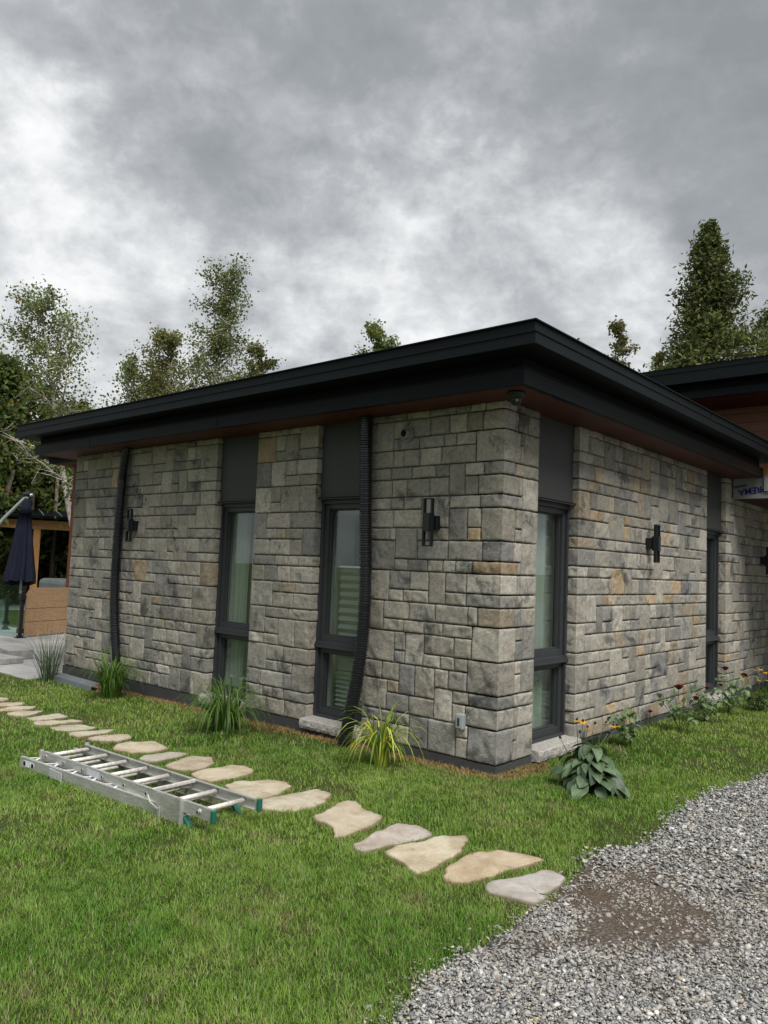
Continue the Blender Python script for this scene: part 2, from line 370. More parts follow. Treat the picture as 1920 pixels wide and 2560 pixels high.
def sheet(name, xs, ys, zf, m, parent=None):
    X, Y = np.meshgrid(xs, ys, indexing='ij'); Z = zf(X, Y)
    vts = np.stack([X, Y, Z], -1).reshape(-1, 3); a, b = len(xs), len(ys)
    i = np.arange((a)*(b)).reshape(a, b)
    f = np.stack([i[:-1, :-1], i[1:, :-1], i[1:, 1:], i[:-1, 1:]], -1).reshape(-1, 4)
    return npmesh(name, vts, f, None, m, parent, True)
xs = np.concatenate([[-400, -120, -40, -20, -12], np.arange(-9, 2.4, .12), [3, 4, 6, 12, 40, 120, 400]])
ys = np.concatenate([[-300, -80, -20, -8], np.arange(-6, 8, .2), [10, 16, 40, 120, 500]])
lawn_z = lambda X, Y: hv(X)+(fbm(X*1.3, Y*1.3, 3)-.5)*.022*np.clip(1-(np.abs(X)+np.abs(Y))/40, 0, 1)
def lawn_h(X, Y): return lawn_z(X, Y)
meta(sheet('lawn', xs, ys, lawn_z, M_lawn), kind='structure')
def edge_x(y):   # lawn / gravel border
    y = np.asarray(y, float)
    base = np.interp(y, [-6, -3.2, -2.85, -2.4, -1.8, -1.25, -.6, .5, 1.7, 4, 8, 30], [1.7, 1.5, 1.46, 1.32, 1.30, 1.24, 1.33, 1.29, 1.42, 1.7, 2.0, 3.0])
    return base+(vnoise(y*3.1, 0*y, 4)-.5)*.10+(vnoise(y*11, 0*y, 9)-.5)*.05
def drive_z(x, y, ex): return np.maximum(.002, .004+.022*np.clip(ex/.12, 0, 1)+(vnoise(np.asarray(x)*2, np.asarray(y)*2, 5)-.5)*.02)
ye = np.concatenate([np.arange(-6, 8, .05), np.arange(8, 30, 1.0)]); xe = edge_x(ye)
cols_ = [0, .03, .08, .16, .3, .5, .8, 1.2, 1.8, 2.6, 4, 8, 20]
vts = []; 
for y_, x_ in zip(ye, xe):
    for j, c_ in enumerate(cols_):
        xx = x_+c_; zz_ = float(drive_z(xx, y_, c_))
        vts.append((xx, y_, max(zz_, .004) if c_ > 0 else -.02))
i = np.arange(len(ye)*len(cols_)).reshape(len(ye), len(cols_))
f = np.stack([i[:-1, :-1], i[:-1, 1:], i[1:, 1:], i[1:, :-1]], -1).reshape(-1, 4)
meta(npmesh('gravel_drive', np.array(vts), f, None, M_grav, None, True), kind='structure')

# ================================================================== FLAGSTONES
FLAG = [[(1.08,-1.79),(1.07,-1.69),(1.14,-1.54),(1.16,-1.44),(1.17,-1.37),(1.22,-1.34),(1.31,-1.39),(1.32,-1.43),(1.32,-1.62),(1.31,-1.66),(1.35,-1.65),(1.34,-1.76),(1.31,-1.78),(1.19,-1.80),(1.12,-1.82)],
[(0.88,-1.83),(0.83,-1.75),(0.83,-1.64),(0.79,-1.50),(0.79,-1.42),(0.87,-1.32),(0.98,-1.26),(1.08,-1.24),(1.10,-1.27),(1.09,-1.39),(1.05,-1.53),(1.05,-1.61),(1.01,-1.79),(0.94,-1.86)],
[(0.46,-1.79),(0.48,-1.66),(0.51,-1.49),(0.54,-1.35),(0.57,-1.34),(0.62,-1.25),(0.65,-1.27),(0.72,-1.42),(0.76,-1.54),(0.77,-1.69),(0.80,-1.81),(0.78,-1.90),(0.73,-1.88),(0.65,-1.83),(0.55,-1.81)],
[(0.29,-1.86),(0.28,-1.75),(0.25,-1.57),(0.23,-1.40),(0.30,-1.35),(0.43,-1.35),(0.50,-1.40),(0.48,-1.52),(0.44,-1.68),(0.42,-1.84),(0.38,-1.89)],
[(-0.20,-1.66),(-0.20,-1.55),(-0.26,-1.39),(-0.25,-1.30),(-0.20,-1.27),(-0.04,-1.35),(0.10,-1.36),(0.15,-1.50),(0.16,-1.67),(0.17,-1.81),(0.15,-1.83),(0.05,-1.73),(-0.03,-1.71),(-0.11,-1.71)],
[(-0.66,-1.69),(-0.66,-1.58),(-0.61,-1.39),(-0.57,-1.24),(-0.43,-1.27),(-0.33,-1.43),(-0.32,-1.55),(-0.34,-1.68),(-0.49,-1.79)],
[(-1.06,-1.64),(-1.11,-1.52),(-1.03,-1.42),(-0.91,-1.26),(-0.74,-1.33),(-0.67,-1.50),(-0.67,-1.65),(-0.74,-1.73),(-0.83,-1.73)],
[(-1.45,-1.62),(-1.49,-1.56),(-1.48,-1.38),(-1.48,-1.26),(-1.40,-1.21),(-1.25,-1.24),(-1.17,-1.32),(-1.16,-1.47),(-1.21,-1.65),(-1.30,-1.66),(-1.39,-1.65)],
[(-1.76,-1.65),(-1.81,-1.56),(-1.86,-1.42),(-1.88,-1.32),(-1.76,-1.23),(-1.60,-1.32),(-1.53,-1.43),(-1.51,-1.56),(-1.55,-1.63),(-1.69,-1.65)],
[(-2.08,-1.66),(-2.15,-1.54),(-2.09,-1.39),(-1.99,-1.27),(-1.95,-1.32),(-1.92,-1.44),(-1.90,-1.61),(-1.95,-1.66)],
[(-2.50,-1.63),(-2.62,-1.52),(-2.63,-1.40),(-2.50,-1.25),(-2.29,-1.27),(-2.21,-1.31),(-2.19,-1.48),(-2.27,-1.60),(-2.38,-1.61),(-2.43,-1.65)],
[(-2.96,-1.60),(-2.97,-1.46),(-2.90,-1.24),(-2.72,-1.33),(-2.70,-1.46),(-2.79,-1.58),(-2.89,-1.61)],
[(-3.25,-1.62),(-3.23,-1.48),(-3.12,-1.26),(-3.04,-1.36),(-3.06,-1.51),(-3.04,-1.61),(-3.15,-1.64)],
[(-3.61,-1.61),(-3.62,-1.48),(-3.50,-1.34),(-3.31,-1.31),(-3.28,-1.40),(-3.32,-1.58),(-3.43,-1.64)],
[(-3.89,-1.63),(-3.86,-1.48),(-3.80,-1.29),(-3.66,-1.25),(-3.67,-1.41),(-3.70,-1.61),(-3.76,-1.66)],
[(-4.13,-1.58),(-4.16,-1.45),(-4.16,-1.24),(-3.95,-1.26),(-3.92,-1.43),(-3.95,-1.59)],
[(-4.46,-1.62),(-4.49,-1.49),(-4.37,-1.29),(-4.25,-1.46),(-4.23,-1.57),(-4.36,-1.64)],
[(-4.76,-1.57),(-4.75,-1.40),(-4.63,-1.25),(-4.53,-1.33),(-4.53,-1.50),(-4.62,-1.63)],
[(-5.10,-1.48),(-5.04,-1.33),(-4.92,-1.23),(-4.80,-1.31),(-4.80,-1.46),(-4.88,-1.55)],
[(-5.42,-1.47),(-5.45,-1.33),(-5.30,-1.24),(-5.18,-1.30),(-5.17,-1.43)]]
FL = ['pale grey flagstone at the gravel end of the path, its right edge over bare earth',
 'large ochre flagstone with a pitted rippled top, second from the gravel',
 'wedge-shaped smooth cream flagstone with its point towards the camera, third from the gravel',
 'long pinkish grey flagstone with a curved crack, fourth from the gravel',
 'kite-shaped buff flagstone alone in the bend, fifth from the gravel',
 'smooth pale flagstone just right of the ladder end, sixth from the gravel',
 'broad pale flagstone touching the green-capped end of the ladder, half behind it',
 'rounded buff flagstone behind the ladder, just left of the broad pale one',
 'thick knobbly brown-edged flagstone behind the ladder middle',
 'narrow grey flagstone behind the ladder, darker than the two beside it',
 'smooth flagstone just beyond the far left corner of the ladder',
 'narrow flagstone with a dark grey right half, second beyond the ladder',
 'flat narrow flagstone third beyond the ladder', 'broad flagstone fourth beyond the ladder, in the far run of the path',
 'thin sliver-like flagstone fifth beyond the ladder', 'humped grey flagstone sixth beyond the ladder',
 'thin flagstone seventh beyond the ladder near the left edge', 'thin flagstone third from the far end of the path',
 'flagstone second from the far end of the path at the left edge', 'last small flagstone at the far left end of the path']
FC = [(.40,.375,.35),(.44,.36,.25),(.48,.42,.31),(.42,.375,.33),(.46,.40,.30),(.45,.405,.31),(.46,.41,.31),(.47,.405,.30),(.40,.34,.26),(.38,.35,.29),(.46,.40,.30)]
def resample(poly, step, wob, seed):
    out = []; n = len(poly)
    for i_ in range(n):
        a, b = np.array(poly[i_]), np.array(poly[(i_+1) % n]); L_ = np.linalg.norm(b-a); k = max(1, int(L_/step))
        for j in range(k): out.append(a+(b-a)*j/k)
    out = np.array(out); 
    sm = (np.roll(out, 1, 0)+6*out+np.roll(out, -1, 0))/8
    sm = sm+(np.random.default_rng(seed).normal(0, .003, sm.shape))
    c = sm.mean(0); d = sm-c; rr = 1.01+(vnoise(sm[:, 0]*14, sm[:, 1]*14, seed)-.5)*wob+(vnoise(sm[:, 0]*45, sm[:, 1]*45, seed)-.5)*.05
    return c+d*rr[:, None]
flag_polys = []
for k, poly in enumerate(FLAG):
    P_ = resample(poly, .03, .10, k+3); flag_polys.append(P_)
    c = P_.mean(0); n = len(P_); vs = []; rings = [(1.0, -.06), (1.0, .012), (.992, .020), (.93, .022), (.8, .022), (.6, .022), (.4, .022), (.2, .022)]
    for s_, z_ in rings:
        q = c+(P_-c)*s_
        zt = lawn_h(q[:, 0], q[:, 1])+z_+(fbm(q[:, 0]*7, q[:, 1]*7, k)-.47)*(.030 if s_ < .99 else .012)
        vs += [(a, b, z) for (a, b), z in zip(q, zt)]
    vs.append((c[0], c[1], h(c[0])+.022)); vs = np.array(vs)
    fs = [(r_*n+j, r_*n+(j+1) % n, (r_+1)*n+(j+1) % n, (r_+1)*n+j) for r_ in range(len(rings)-1) for j in range(n)]
    fs += [((len(rings)-1)*n+j, (len(rings)-1)*n+(j+1) % n, len(vs)-1) for j in range(n)]
    mb = MB(); mb.cur = FC[k] if k < len(FC) else (.46+.04*random.random()-.04, .40, .31)
    mb.add(vs, fs); cb = np.array(mb.cur)*.97+.012
    for i_ in range(len(mb.c)):       # soil and moss caught round the rim
        if i_ < 3*n: mb.c[i_] = tuple(cb*.55*np.array((1, .95, .8)))
        elif i_ < 4*n: mb.c[i_] = tuple(cb*(.80+.25*random.random()))
        else: mb.c[i_] = tuple(cb*(.93+.14*random.random()))
    o = mb.build('flagstone', M_flag, None, True)
    meta(o, FL[k], 'flagstone', 'flagstones of the garden path')

# ================================================================== HOUSE
house = empty('stone_house', (0, 0, 0), 'single-storey grey stone house with black stepped flat roof edge and dark tall windows', 'house')
ZB, ZT, L = .061, 2.791, 6.59
PAL = [(.235,.225,.200), (.265,.252,.222), (.205,.198,.182), (.245,.228,.205), (.285,.272,.245), (.185,.182,.172), (.225,.215,.185), (.25,.24,.215)]
PALX = [(.172,.170,.168), (.18,.176,.166), (.275,.218,.150), (.25,.215,.168), (.182,.180,.178)]
def pick(tan=.06, blue=.09):
    r_ = random.random()
    if r_ < tan: c = random.choice(PALX[2:4])
    elif r_ < tan+blue: c = random.choice([PALX[0], PALX[1], PALX[4]])
    else: c = random.choice(PAL)
    k = random.uniform(.92, 1.36); return (c[0]*k*1.27, c[1]*k*1.25, c[2]*k*1.21)
SV, SF, SC = [], [], []; nv_ = 0
def panel(O, U, N, u0, u1, z0, z1, col, seed, wrap0=False, wrap1=False, p=.007, flat=False):
    """one stone's face: a rock-faced grid with eased edges; wrap = the edge where it turns a corner"""
    global nv_
    st = .0125; nu = max(4, int((u1-u0)/st)); nz = max(4, int((z1-z0)/st))
    def ax(a, b, n, w0, w1):
        e = .0036; a2 = a if w0 else a+e; b2 = b if w1 else b-e
        t_ = np.linspace(0, 1, n+1); g = a2+(b2-a2)*t_
        if not w0: g = np.concatenate([[a2], [a2+.003], g[1:]])
        if not w1: g = np.concatenate([g[:-1], [b2-.003], [b2]])
        return g
    gu = ax(u0, u1, nu, wrap0, wrap1); gz = ax(z0, z1, nz, False, False)
    U_, Z_ = np.meshgrid(gu, gz, indexing='ij')
    wj = (vnoise(U_*38, Z_*38, seed)-.5)*.0055
    du0 = np.full_like(U_, 9.) if wrap0 else U_-gu[0]; du1 = np.full_like(U_, 9.) if wrap1 else gu[-1]-U_
    dz = np.minimum(Z_-gz[0], gz[-1]-Z_); e = np.minimum(np.minimum(du0, du1), dz)
    r_ = np.random.default_rng(seed)
    d = np.full_like(U_, .012+r_.uniform(-.003, .006))
    wu, hz = u1-u0, z1-z0; cu, cz = (u0+u1)/2, (z0+z1)/2
    for _ in range((5 if hz > .125 else 9) if not flat else 1):
        an = r_.uniform(0, 2*math.pi); sl_ = r_.uniform(.03, .20); off = r_.uniform(.0, .55)*min(wu, hz)
        q = (U_-cu)*math.cos(an)+(Z_-cz)*math.sin(an)
        d = np.minimum(d, .020-(q-off)*sl_)
    d = d+(fbm(U_*16, Z_*16, seed % 997, 4)-.46)*(.016 if hz > .125 else .028)
    # chipped lower or side edge
    ch = (fbm(U_*22, Z_*9, (seed*3) % 991, 3)); d = d-np.clip(ch-.52, 0, 1)*.05*(r_.random() < .6)
    d = np.clip(d, .002, .04)
    fall = np.clip(e/.005, 0, 1)**.5; d = d*fall-.006*(e <= 1e-6)
    if wrap0 or wrap1:   # meet the neighbour face on the corner line
        for wf, du in ((wrap0, U_-u0), (wrap1, u1-U_)):
            if wf:
                k = np.clip(du/.03, 0, 1); k = k*k*(3-2*k); d = d*k+(p*np.clip(dz/.005, 0, 1)**.5-.008*(dz <= 1e-6))*(1-k)
    Uo = U_+wj*(e < .004)*(0 if (wrap0 or wrap1) else 1); Zo = Z_+(vnoise(U_*30, Z_*30, seed+5)-.5)*.004*(e < .004)
    if wrap1: Uo = Uo+np.where(U_ >= u1-1e-9, d, 0)
    if wrap0: Uo = Uo-np.where(U_ <= u0+1e-9, d, 0)
    P_ = np.array(O)[None, None, :]+Uo[..., None]*np.array(U)+d[..., None]*np.array(N)+Zo[..., None]*np.array((0, 0, 1.))
    a, b = U_.shape; SV.append(P_.reshape(-1, 3)); idx = np.arange(a*b).reshape(a, b)+nv_
    SF.append(np.stack([idx[:-1, :-1], idx[1:, :-1], idx[1:, 1:], idx[:-1, 1:]], -1).reshape(-1, 4))
    SC.append(np.tile(np.array(col), (a*b, 1))); nv_ += a*b
rows = []; z_ = ZB; k = 0
while z_ < ZT-.02:
    hh_ = (.150 if k % 2 == 0 else .098)+random.uniform(-.006, .006); z2 = z_+hh_
    if ZT-z2 < .06: z2 = ZT
    rows.append((z_, min(z2, ZT))); z_ = z2; k += 1
NR = len(rows)
sid = [100]
def quoins():
    out = []; i_ = 0
    while i_ < NR:
        n_ = 2 if (i_+1 < NR and random.random() < .38) else 1
        out.append((i_, n_, pick(.05, .05), random.uniform(.15, .34), sid[0])); sid[0] += 7; i_ += n_
    return out
def face(O, U, N, u0, u1, left, right, tan=.05, blue=.10):
    """left/right: None (plain edge), ('ret', depth) = reveal return, or list of quoins shared with the other face"""
    occ = [[] for _ in range(NR)]
    def place(i_, n_, a, b, col=None, w0=False, w1=False, seed=None):
        col = col or pick(tan, blue); sid[0] += 7; seed = seed or sid[0]
        panel(O, U, N, a, b, rows[i_][0], rows[i_+n_-1][1], col, seed, w0, w1)
        for q in range(i_, i_+n_): occ[q].append((a, b))
        return col
    for side, spec in ((0, left), (1, right)):
        if spec is None: continue
        if isinstance(spec, tuple): qs = quoins(); dep = spec[1]
        else: qs = spec; dep = None
        for i_, n_, col, wd, seed in qs:
            if dep is None: wd = wd if (seed//7) % 2 else .5-wd
            wd = max(.13, min(wd, (u1-u0)*.45))
            if side == 0: place(i_, n_, u0, u0+wd, col, w0=True, seed=seed)
            else: place(i_, n_, u1-wd, u1, col, w1=True, seed=seed+1)
            if dep is not None:   # the return into the window reveal
                nU = np.array(U)*(-1 if side == 0 else 1); edge_u = u0 if side == 0 else u1
                O2 = np.array(O)+np.array(U)*edge_u
                panel(O2, -np.array(N, float), nU, 0.0, dep, rows[i_][0], rows[i_+n_-1][1], col, seed+2, True, False, flat=True)
    for i_ in range(NR):
        ocs = sorted(occ[i_]); gaps = []; a = u0
        for s_, e_ in ocs:
            if s_-a > .004: gaps.append((a, s_))
            a = max(a, e_)
        if u1-a > .004: gaps.append((a, u1))
        tall = (rows[i_][1]-rows[i_][0]) > .12
        for a, b in gaps:
            cuts = [a]
            while b-cuts[-1] > .34:
                wd = random.uniform(.11, .33) if tall else random.uniform(.11, .29)
                if b-cuts[-1]-wd < .085: wd = (b-cuts[-1])/2
                cuts.append(cuts[-1]+wd)
            if b-cuts[-1] > .24 and random.random() < .6: cuts.append(cuts[-1]+(b-cuts[-1])*random.uniform(.4, .6))
            cuts.append(b)
            for c0, c1 in zip(cuts[:-1], cuts[1:]):
                two = False
                if i_+1 < NR and c1-c0 > (.16 if random.random() < .75 else .12) and random.random() < .19:
                    if all(c1 <= s_+1e-6 or c0 >= e_-1e-6 for s_, e_ in occ[i_+1]): two = True
                place(i_, 2 if two else 1, c0, c1)
RV = .11
W = [(-3.555, -2.874), (-2.029, -1.330)]          # left-face window openings
WR = [(.503, 1.221), (4.501, 5.23)]               # right-face window openings
cq = quoins(); lq = quoins()
LO, LU, LN = (0, 0, 0), (1, 0, 0), (0, -1, 0)
RO, RU, RN = (0, 0, 0), (0, 1, 0), (1, 0, 0)
face(LO, LU, LN, -L, W[0][0], lq, ('ret', RV), .03)
face(LO, LU, LN, W[0][1], W[1][0], ('ret', RV), ('ret', RV), .05)
face(LO, LU, LN, W[1][1], 0, ('ret', RV), cq, .02)
face(RO, RU, RN, 0, WR[0][0], cq, ('ret', RV), .05)
face(RO, RU, RN, WR[0][1], WR[1][0], ('ret', RV), ('ret', RV), .13, .14)
ZTr = ZT
face(RO, RU, RN, WR[1][1], 8.6, ('ret', RV), None, .04)
face((-L, 0, 0), (0, -1, 0), (-1, 0, 0), -2.6, 0, None, [(a, b, c, d, e) for a, b, c, d, e in lq], .05)
npmesh('stone_cladding', np.concatenate(SV), np.concatenate(SF), np.concatenate(SC), M_stone, house, True)
# backing walls
mb = MB()
for a, b in ((-L+.004, W[0][0]-.012), (W[0][1]+.012, W[1][0]-.012), (W[1][1]+.012, -.004)): mb.box((a, .004, ZB-.15), (b, .30, ZT+.2))
for a, b in ((.30, WR[0][0]-.012), (WR[0][1]+.012, WR[1][0]-.012), (WR[1][1]+.012, 8.6)): mb.box((-.30, a, ZB-.15), (-.004, b, ZT+.2))
mb.box((-.304, .004, ZB-.15), (-.004, .30, ZT+.2))
mb.box((-L+.004, .30, ZB-.15), (-L+.30, 8.6, ZT+.2)); mb.box((-L+.004, 8.6, ZB-.15), (-.004, 8.8, ZT+.2))
mb.build('backing_wall', M_mortar, house)
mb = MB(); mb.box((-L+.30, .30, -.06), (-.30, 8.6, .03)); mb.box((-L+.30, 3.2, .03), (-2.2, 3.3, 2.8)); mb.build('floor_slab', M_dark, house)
# plinth flashing
mb = MB(); P0 = .012
for a, b in ((-L-P0, W[0][0]), (W[0][0], W[0][1]), (W[0][1], W[1][0]), (W[1][0], W[1][1]), (W[1][1], P0)):
    op = (a, b) in ((W[0][0], W[0][1]), (W[1][0], W[1][1]))
    mb.box((a, -P0, -.16), (b, .003, ZB-(0.035 if op else .004)))
mb.box((-.003, .003, -.10), (P0, 8.6, ZB-.004)); mb.box((-L-P0, -P0, -.16), (-L+.003, 3, ZB-.004))
mb.build('plinth', M_plinth, house)

# ---- windows
def frame_pt(O, U, N, a, d, z): return Vector(O)+Vector(U)*a+Vector(N)*(-d)+Vector((0, 0, z))
def fbox(mb, fr, a0, a1, d0, d1, z0, z1):
    O, U, N = fr; ps = [frame_pt(O, U, N, a, d, z) for z in (z0, z1) for a, d in ((a0, d0), (a1, d0), (a1, d1), (a0, d1))]
    mb.add(ps, [(0, 1, 2, 3), (4, 5, 6, 7), (0, 1, 5, 4), (1, 2, 6, 5), (2, 3, 7, 6), (3, 0, 4, 7)])
def ring(mb, fr, a0, a1, z0, z1, wd, d0, d1, wb=None):
    wb = wb or wd
    fbox(mb, fr, a0, a0+wd, d0, d1, z0, z1); fbox(mb, fr, a1-wd, a1, d0, d1, z0, z1)
    fbox(mb, fr, a0+wd, a1-wd, d0, d1, z0, z0+wb); fbox(mb, fr, a0+wd, a1-wd, d0, d1, z1-wd, z1)
ZS, ZP, ZM = .105, 2.095, .76
def window(fr, a0, a1, lab):
    mb = MB(); ring(mb, fr, a0-.015, a1+.015, ZS-.03, ZP+.01, .055, .075, .20, .06)
    win = mb.build('window', M_frame, house, bevel=.002); meta(win, lab)
    i0, i1 = a0+.040, a1-.040
    mb = MB(); ring(mb, fr, i0, i1, ZM+.025, ZP-.045, .046, .10, .165, .06)
    ring(mb, fr, i0, i1, ZS+.03, ZM-.025, .046, .105, .17, .055)
    ring(mb, fr, i0+.046, i1-.046, ZM+.085, ZP-.091, .012, .125, .16); ring(mb, fr, i0+.046, i1-.046, ZS+.085, ZM-.071, .012, .13, .165)
    mb.build('sash', M_frame, win, bevel=.002)
    mb = MB(); fbox(mb, fr, a0-.01, a1+.01, .058, .16, ZM-.027, ZM-.004); fbox(mb, fr, a0-.01, a1+.01, .064, .16, ZM-.004, ZM+.013); fbox(mb, fr, a0-.01, a1+.01, .070, .16, ZM+.013, ZM+.027)
    mb.build('mullion', M_frame, win, bevel=.003)
    mb = MB()
    for z0, z1 in ((ZM+.085, ZP-.09), (ZS+.085, ZM-.07)):
        mb.add([frame_pt(*fr, a, .145, z) for a, z in ((i0+.045, z0), (i1-.045, z0), (i1-.045, z1), (i0+.045, z1))], [(0, 1, 2, 3)])
        mb.add([frame_pt(*fr, a, .152, z) for a, z in ((i0+.045, z0), (i1-.045, z0), (i1-.045, z1), (i0+.045, z1))], [(0, 1, 2, 3)])
    mb.build('glass', M_glass, win)
    # panel over the window and its drip edge
    mb = MB(); fbox(mb, fr, a0-.015, a1+.015, .05, .20, ZP+.012, ZT+.02)
    pn = mb.build('overhead_panel', M_panel, win)
    mb = MB(); fbox(mb, fr, a0-.008, a1+.008, .018, .20, ZP+.002, ZP+.010); fbox(mb, fr, a0-.008, a1+.008, .018, .021, ZP-.006, ZP+.012); mb.build('drip_edge', M_frame, pn)
    # rough stone sill
    n = 26; vs = []; fs = []; b0, b1 = a0+.004, a1-.004 
    b0 -= .005; b1 += .005
    prof = [(.075, ZS-.085), (-.072, ZS-.085), (-.080, ZS-.060), (-.078, ZS-.035), (-.074, ZS-.012), (-.064, ZS-.004), (-.02, ZS), (.04, ZS+.004), (.09, ZS+.008)]
    for i_ in range(n+1):
        a = b0+(b1-b0)*i_/n
        for j, (d, z) in enumerate(prof):
            jx = (noise.noise(Vector((a*31, j*3.1, a0*7)))*.008 if 1 <= j <= 5 else 0)
            if i_ in (0, n): jx *= .3
            vs.append(frame_pt(*fr, a+(.004*noise.noise(Vector((j*2.3, i_, 4))) if i_ in (0, n) else 0), d+jx, z+jx*.3))
    m_ = len(prof)
    fs = [(i_*m_+j, i_*m_+(j+1) % m_, (i_+1)*m_+(j+1) % m_, (i_+1)*m_+j) for i_ in range(n) for j in range(m_)]+[tuple(range(m_)), tuple(n*m_+j for j in range(m_))]
    mb = MB(); mb.add(vs, fs); mb.build('sill', M_sill, win)
    # plaster reveal inside
    mb = MB(); fbox(mb, fr, a0-.010, a0+.004, .205, .55, ZS, ZP); fbox(mb, fr, a1-.004, a1+.010, .205, .55, ZS, ZP); mb.build('inner_reveal', M_inwall, win)
    return win
FLf = (LO, LU, LN); FRf = (RO, RU, RN)
window(FLf, *W[0], 'tall narrow dark-framed window in the long left wall, farther from the corner')
window(FLf, *W[1], 'tall narrow dark-framed window partly hidden by the near black hose')
window(FRf, *WR[0], 'tall narrow dark-framed window just right of the house corner')
window(FRf, *WR[1], 'tall narrow dark-framed window by the porch at the far right')

# ---- curtains and blinds
def curtain(fr, a0, a1, d, z0, z1, seed, lab, k=9):
    n = 60; vs = []; zr = [z0, z0+.35*(z1-z0), z0+.7*(z1-z0), z1]
    for i_ in range(n+1):
        t_ = i_/n
        for z in zr:
            spread = 1 if z > z0+.01 else 1.0
            vs.append(frame_pt(*fr, a0+(a1-a0)*t_, d+.018*math.sin(t_*k*2*math.pi+seed+.4*math.sin(z*2+t_*5))+.006*math.sin(t_*31+seed), z))
    fs = [(i_*4+j, i_*4+4+j, i_*4+5+j, i_*4+1+j) for i_ in range(n) for j in range(3)]
    mb = MB(); mb.add(vs, fs); o = mb.build('curtain', M_curtain, None, True); meta(o, lab, 'curtain')
curtain(FLf, -3.54, -3.26, .235, .10, 2.08, 1.0, 'pale curtain on the left side of the farther left-wall window', 4)
curtain(FLf, -3.17, -2.88, .225, .10, 2.08, 2.0, 'pale bluish curtain on the right side of the farther left-wall window', 4)
curtain(FLf, -2.03, -1.92, .215, .10, 2.08, 3.0, 'narrow strip of pale curtain beside the pleated blind in the window behind the near hose', 1.2)
curtain(FRf, .52, 1.20, .26, .10, 2.08, 4.0, 'full-width pale curtain behind the window right of the house corner', 5)
curtain(FRf, 4.52, 5.20, .26, .10, 2.08, 5.0, 'curtain behind the window by the porch', 6)
def pleats(fr, a0, a1, d, z0, z1, lab, pitch=.052, squash=0):
    mb = MB(); vs = []; zl = []; z = z1; i_ = 0
    while z > z0:
        zl.append((z, i_ % 2)); fr_ = (z-z0)/(z1-z0); z -= pitch*(.55 if fr_ < squash else 1)/1.0*.5; i_ += 1
    for z, s_ in zl:
        vs += [frame_pt(*fr, a0, d+(-.020 if s_ else .004), z), frame_pt(*fr, a1, d+(-.020 if s_ else .004), z)]
    mb.add(vs, [(2*i_, 2*i_+1, 2*i_+3, 2*i_+2) for i_ in range(len(zl)-1)])
    o = mb.build('pleated_blind', M_blind, None); meta(o, lab, 'blind')
    mb = MB(); fbox(mb, fr, a0, a1, d-.028, d+.006, z1, z1+.014); mb.build('headrail', M_white, o)
    mb = MB(); fbox(mb, fr, a0, a1, d-.028, d+.006, z0-.016, z0); mb.build('bottom_rail', M_white, o)
pleats(FLf, -1.92, -1.34, .27, .16, 1.47, 'pleated pale blind half drawn in the window behind the near hose', .075, .30)
pleats(FRf, .51, .80, .215, .14, 1.62, 'pleated pale blind at the left edge of the window right of the corner', .09, .3)

# ---- roof edge
def pth(x0, x1, y1):
    return lambda o: [(x0-o, y1), (x0-o, -o), (x1+o, -o), (x1+o, y1)]
main = pth(-L, 0, 5.39)
mb = MB(); mb.prism(main(.39), 2.786, 2.790); sf = mb.build('soffit', M_soffit, house)
mb = MB(); mb.extr([(.397, 2.784), (.397, 2.893), (.405, 2.895), (.405, 2.902), (.355, 2.905), (.345, 2.786)], main); mb.build('lower_fascia', M_black, house)
mb = MB(); mb.extr([(.350, 2.904), (.350, 2.990), (.20, 2.990), (.20, 2.904)], main); mb.build('fascia_recess', M_blackin, house)
upath = lambda o: [(-L-o, 5.6), (-L-o, -o), (o, -o), (o, 5.6)]
mb = MB(); mb.extr([(.588, 2.992), (.588, 3.066), (.596, 3.068), (.596, 3.0745), (.572, 3.076), (.572, 3.146), (.590, 3.148), (.590, 3.157), (.40, 3.160), (.20, 3.156), (.20, 2.992)], upath)
mb.build('upper_fascia', M_black, house)
mb = MB(); mb.prism([(x, y) for x, y in ((-L-.41, 5.58), (-L-.41, -.41), (.41, -.41), (.41, 5.58))], 2.994, 3.152); mb.build('flat_roof', M_roof, house)
# sheet-metal joint covers on the fascia
mb = MB()
for x in (-4.6, -2.1): mb = MB(); mb.box((x+.0, -.5745, 3.0765), (x+.05, -.571, 3.1455)); mb.build('fascia_joint', M_black, house)
for x in (-5.6, -3.1): mb = MB(); mb.box((x, -.3995, 2.786), (x+.05, -.3965, 2.892)); mb.build('fascia_joint', M_black, house)
mb = MB(); mb.box((.571, 2.9, 3.0765), (.5745, 2.95, 3.1455)); mb.build('fascia_joint', M_black, house)
# taller wing behind
TY = 6.5; wx0, wx1 = -6.0, 3.4
def wpath(o): return [(wx0, TY-o), (wx1+o, TY-o), (wx1+o, 13)]
Z7 = 4.655
mb = MB(); mb.extr([(0, Z7-.255), (0, Z7-.085), (.008, Z7-.083), (.008, Z7-.077), (-.01, Z7-.075), (-.01, Z7-.005), (0, Z7), (-.3, Z7), (-.3, Z7-.255)], wpath); mb.build('wing_upper_fascia', M_black, house)
mb = MB(); mb.extr([(-.24, Z7-.345), (-.24, Z7-.255), (-.4, Z7-.255), (-.4, Z7-.345)], wpath); mb.build('wing_fascia_recess', M_blackin, house)
mb = MB(); mb.extr([(-.19, Z7-.46), (-.19, Z7-.35), (-.26, Z7-.345), (-.26, Z7-.46)], wpath); mb.build('wing_lower_fascia', M_black, house)
mb = MB(); mb.box((wx0, TY+.2, Z7-.456), (wx1-.2, 12.9, Z7-.45)); mb.build('wing_soffit', M_soffit, house)
mb = MB(); mb.box((wx0, TY+.3, Z7-.20), (wx1-.28, 12.9, Z7-.06)); mb.build('wing_roof', M_roof, house)
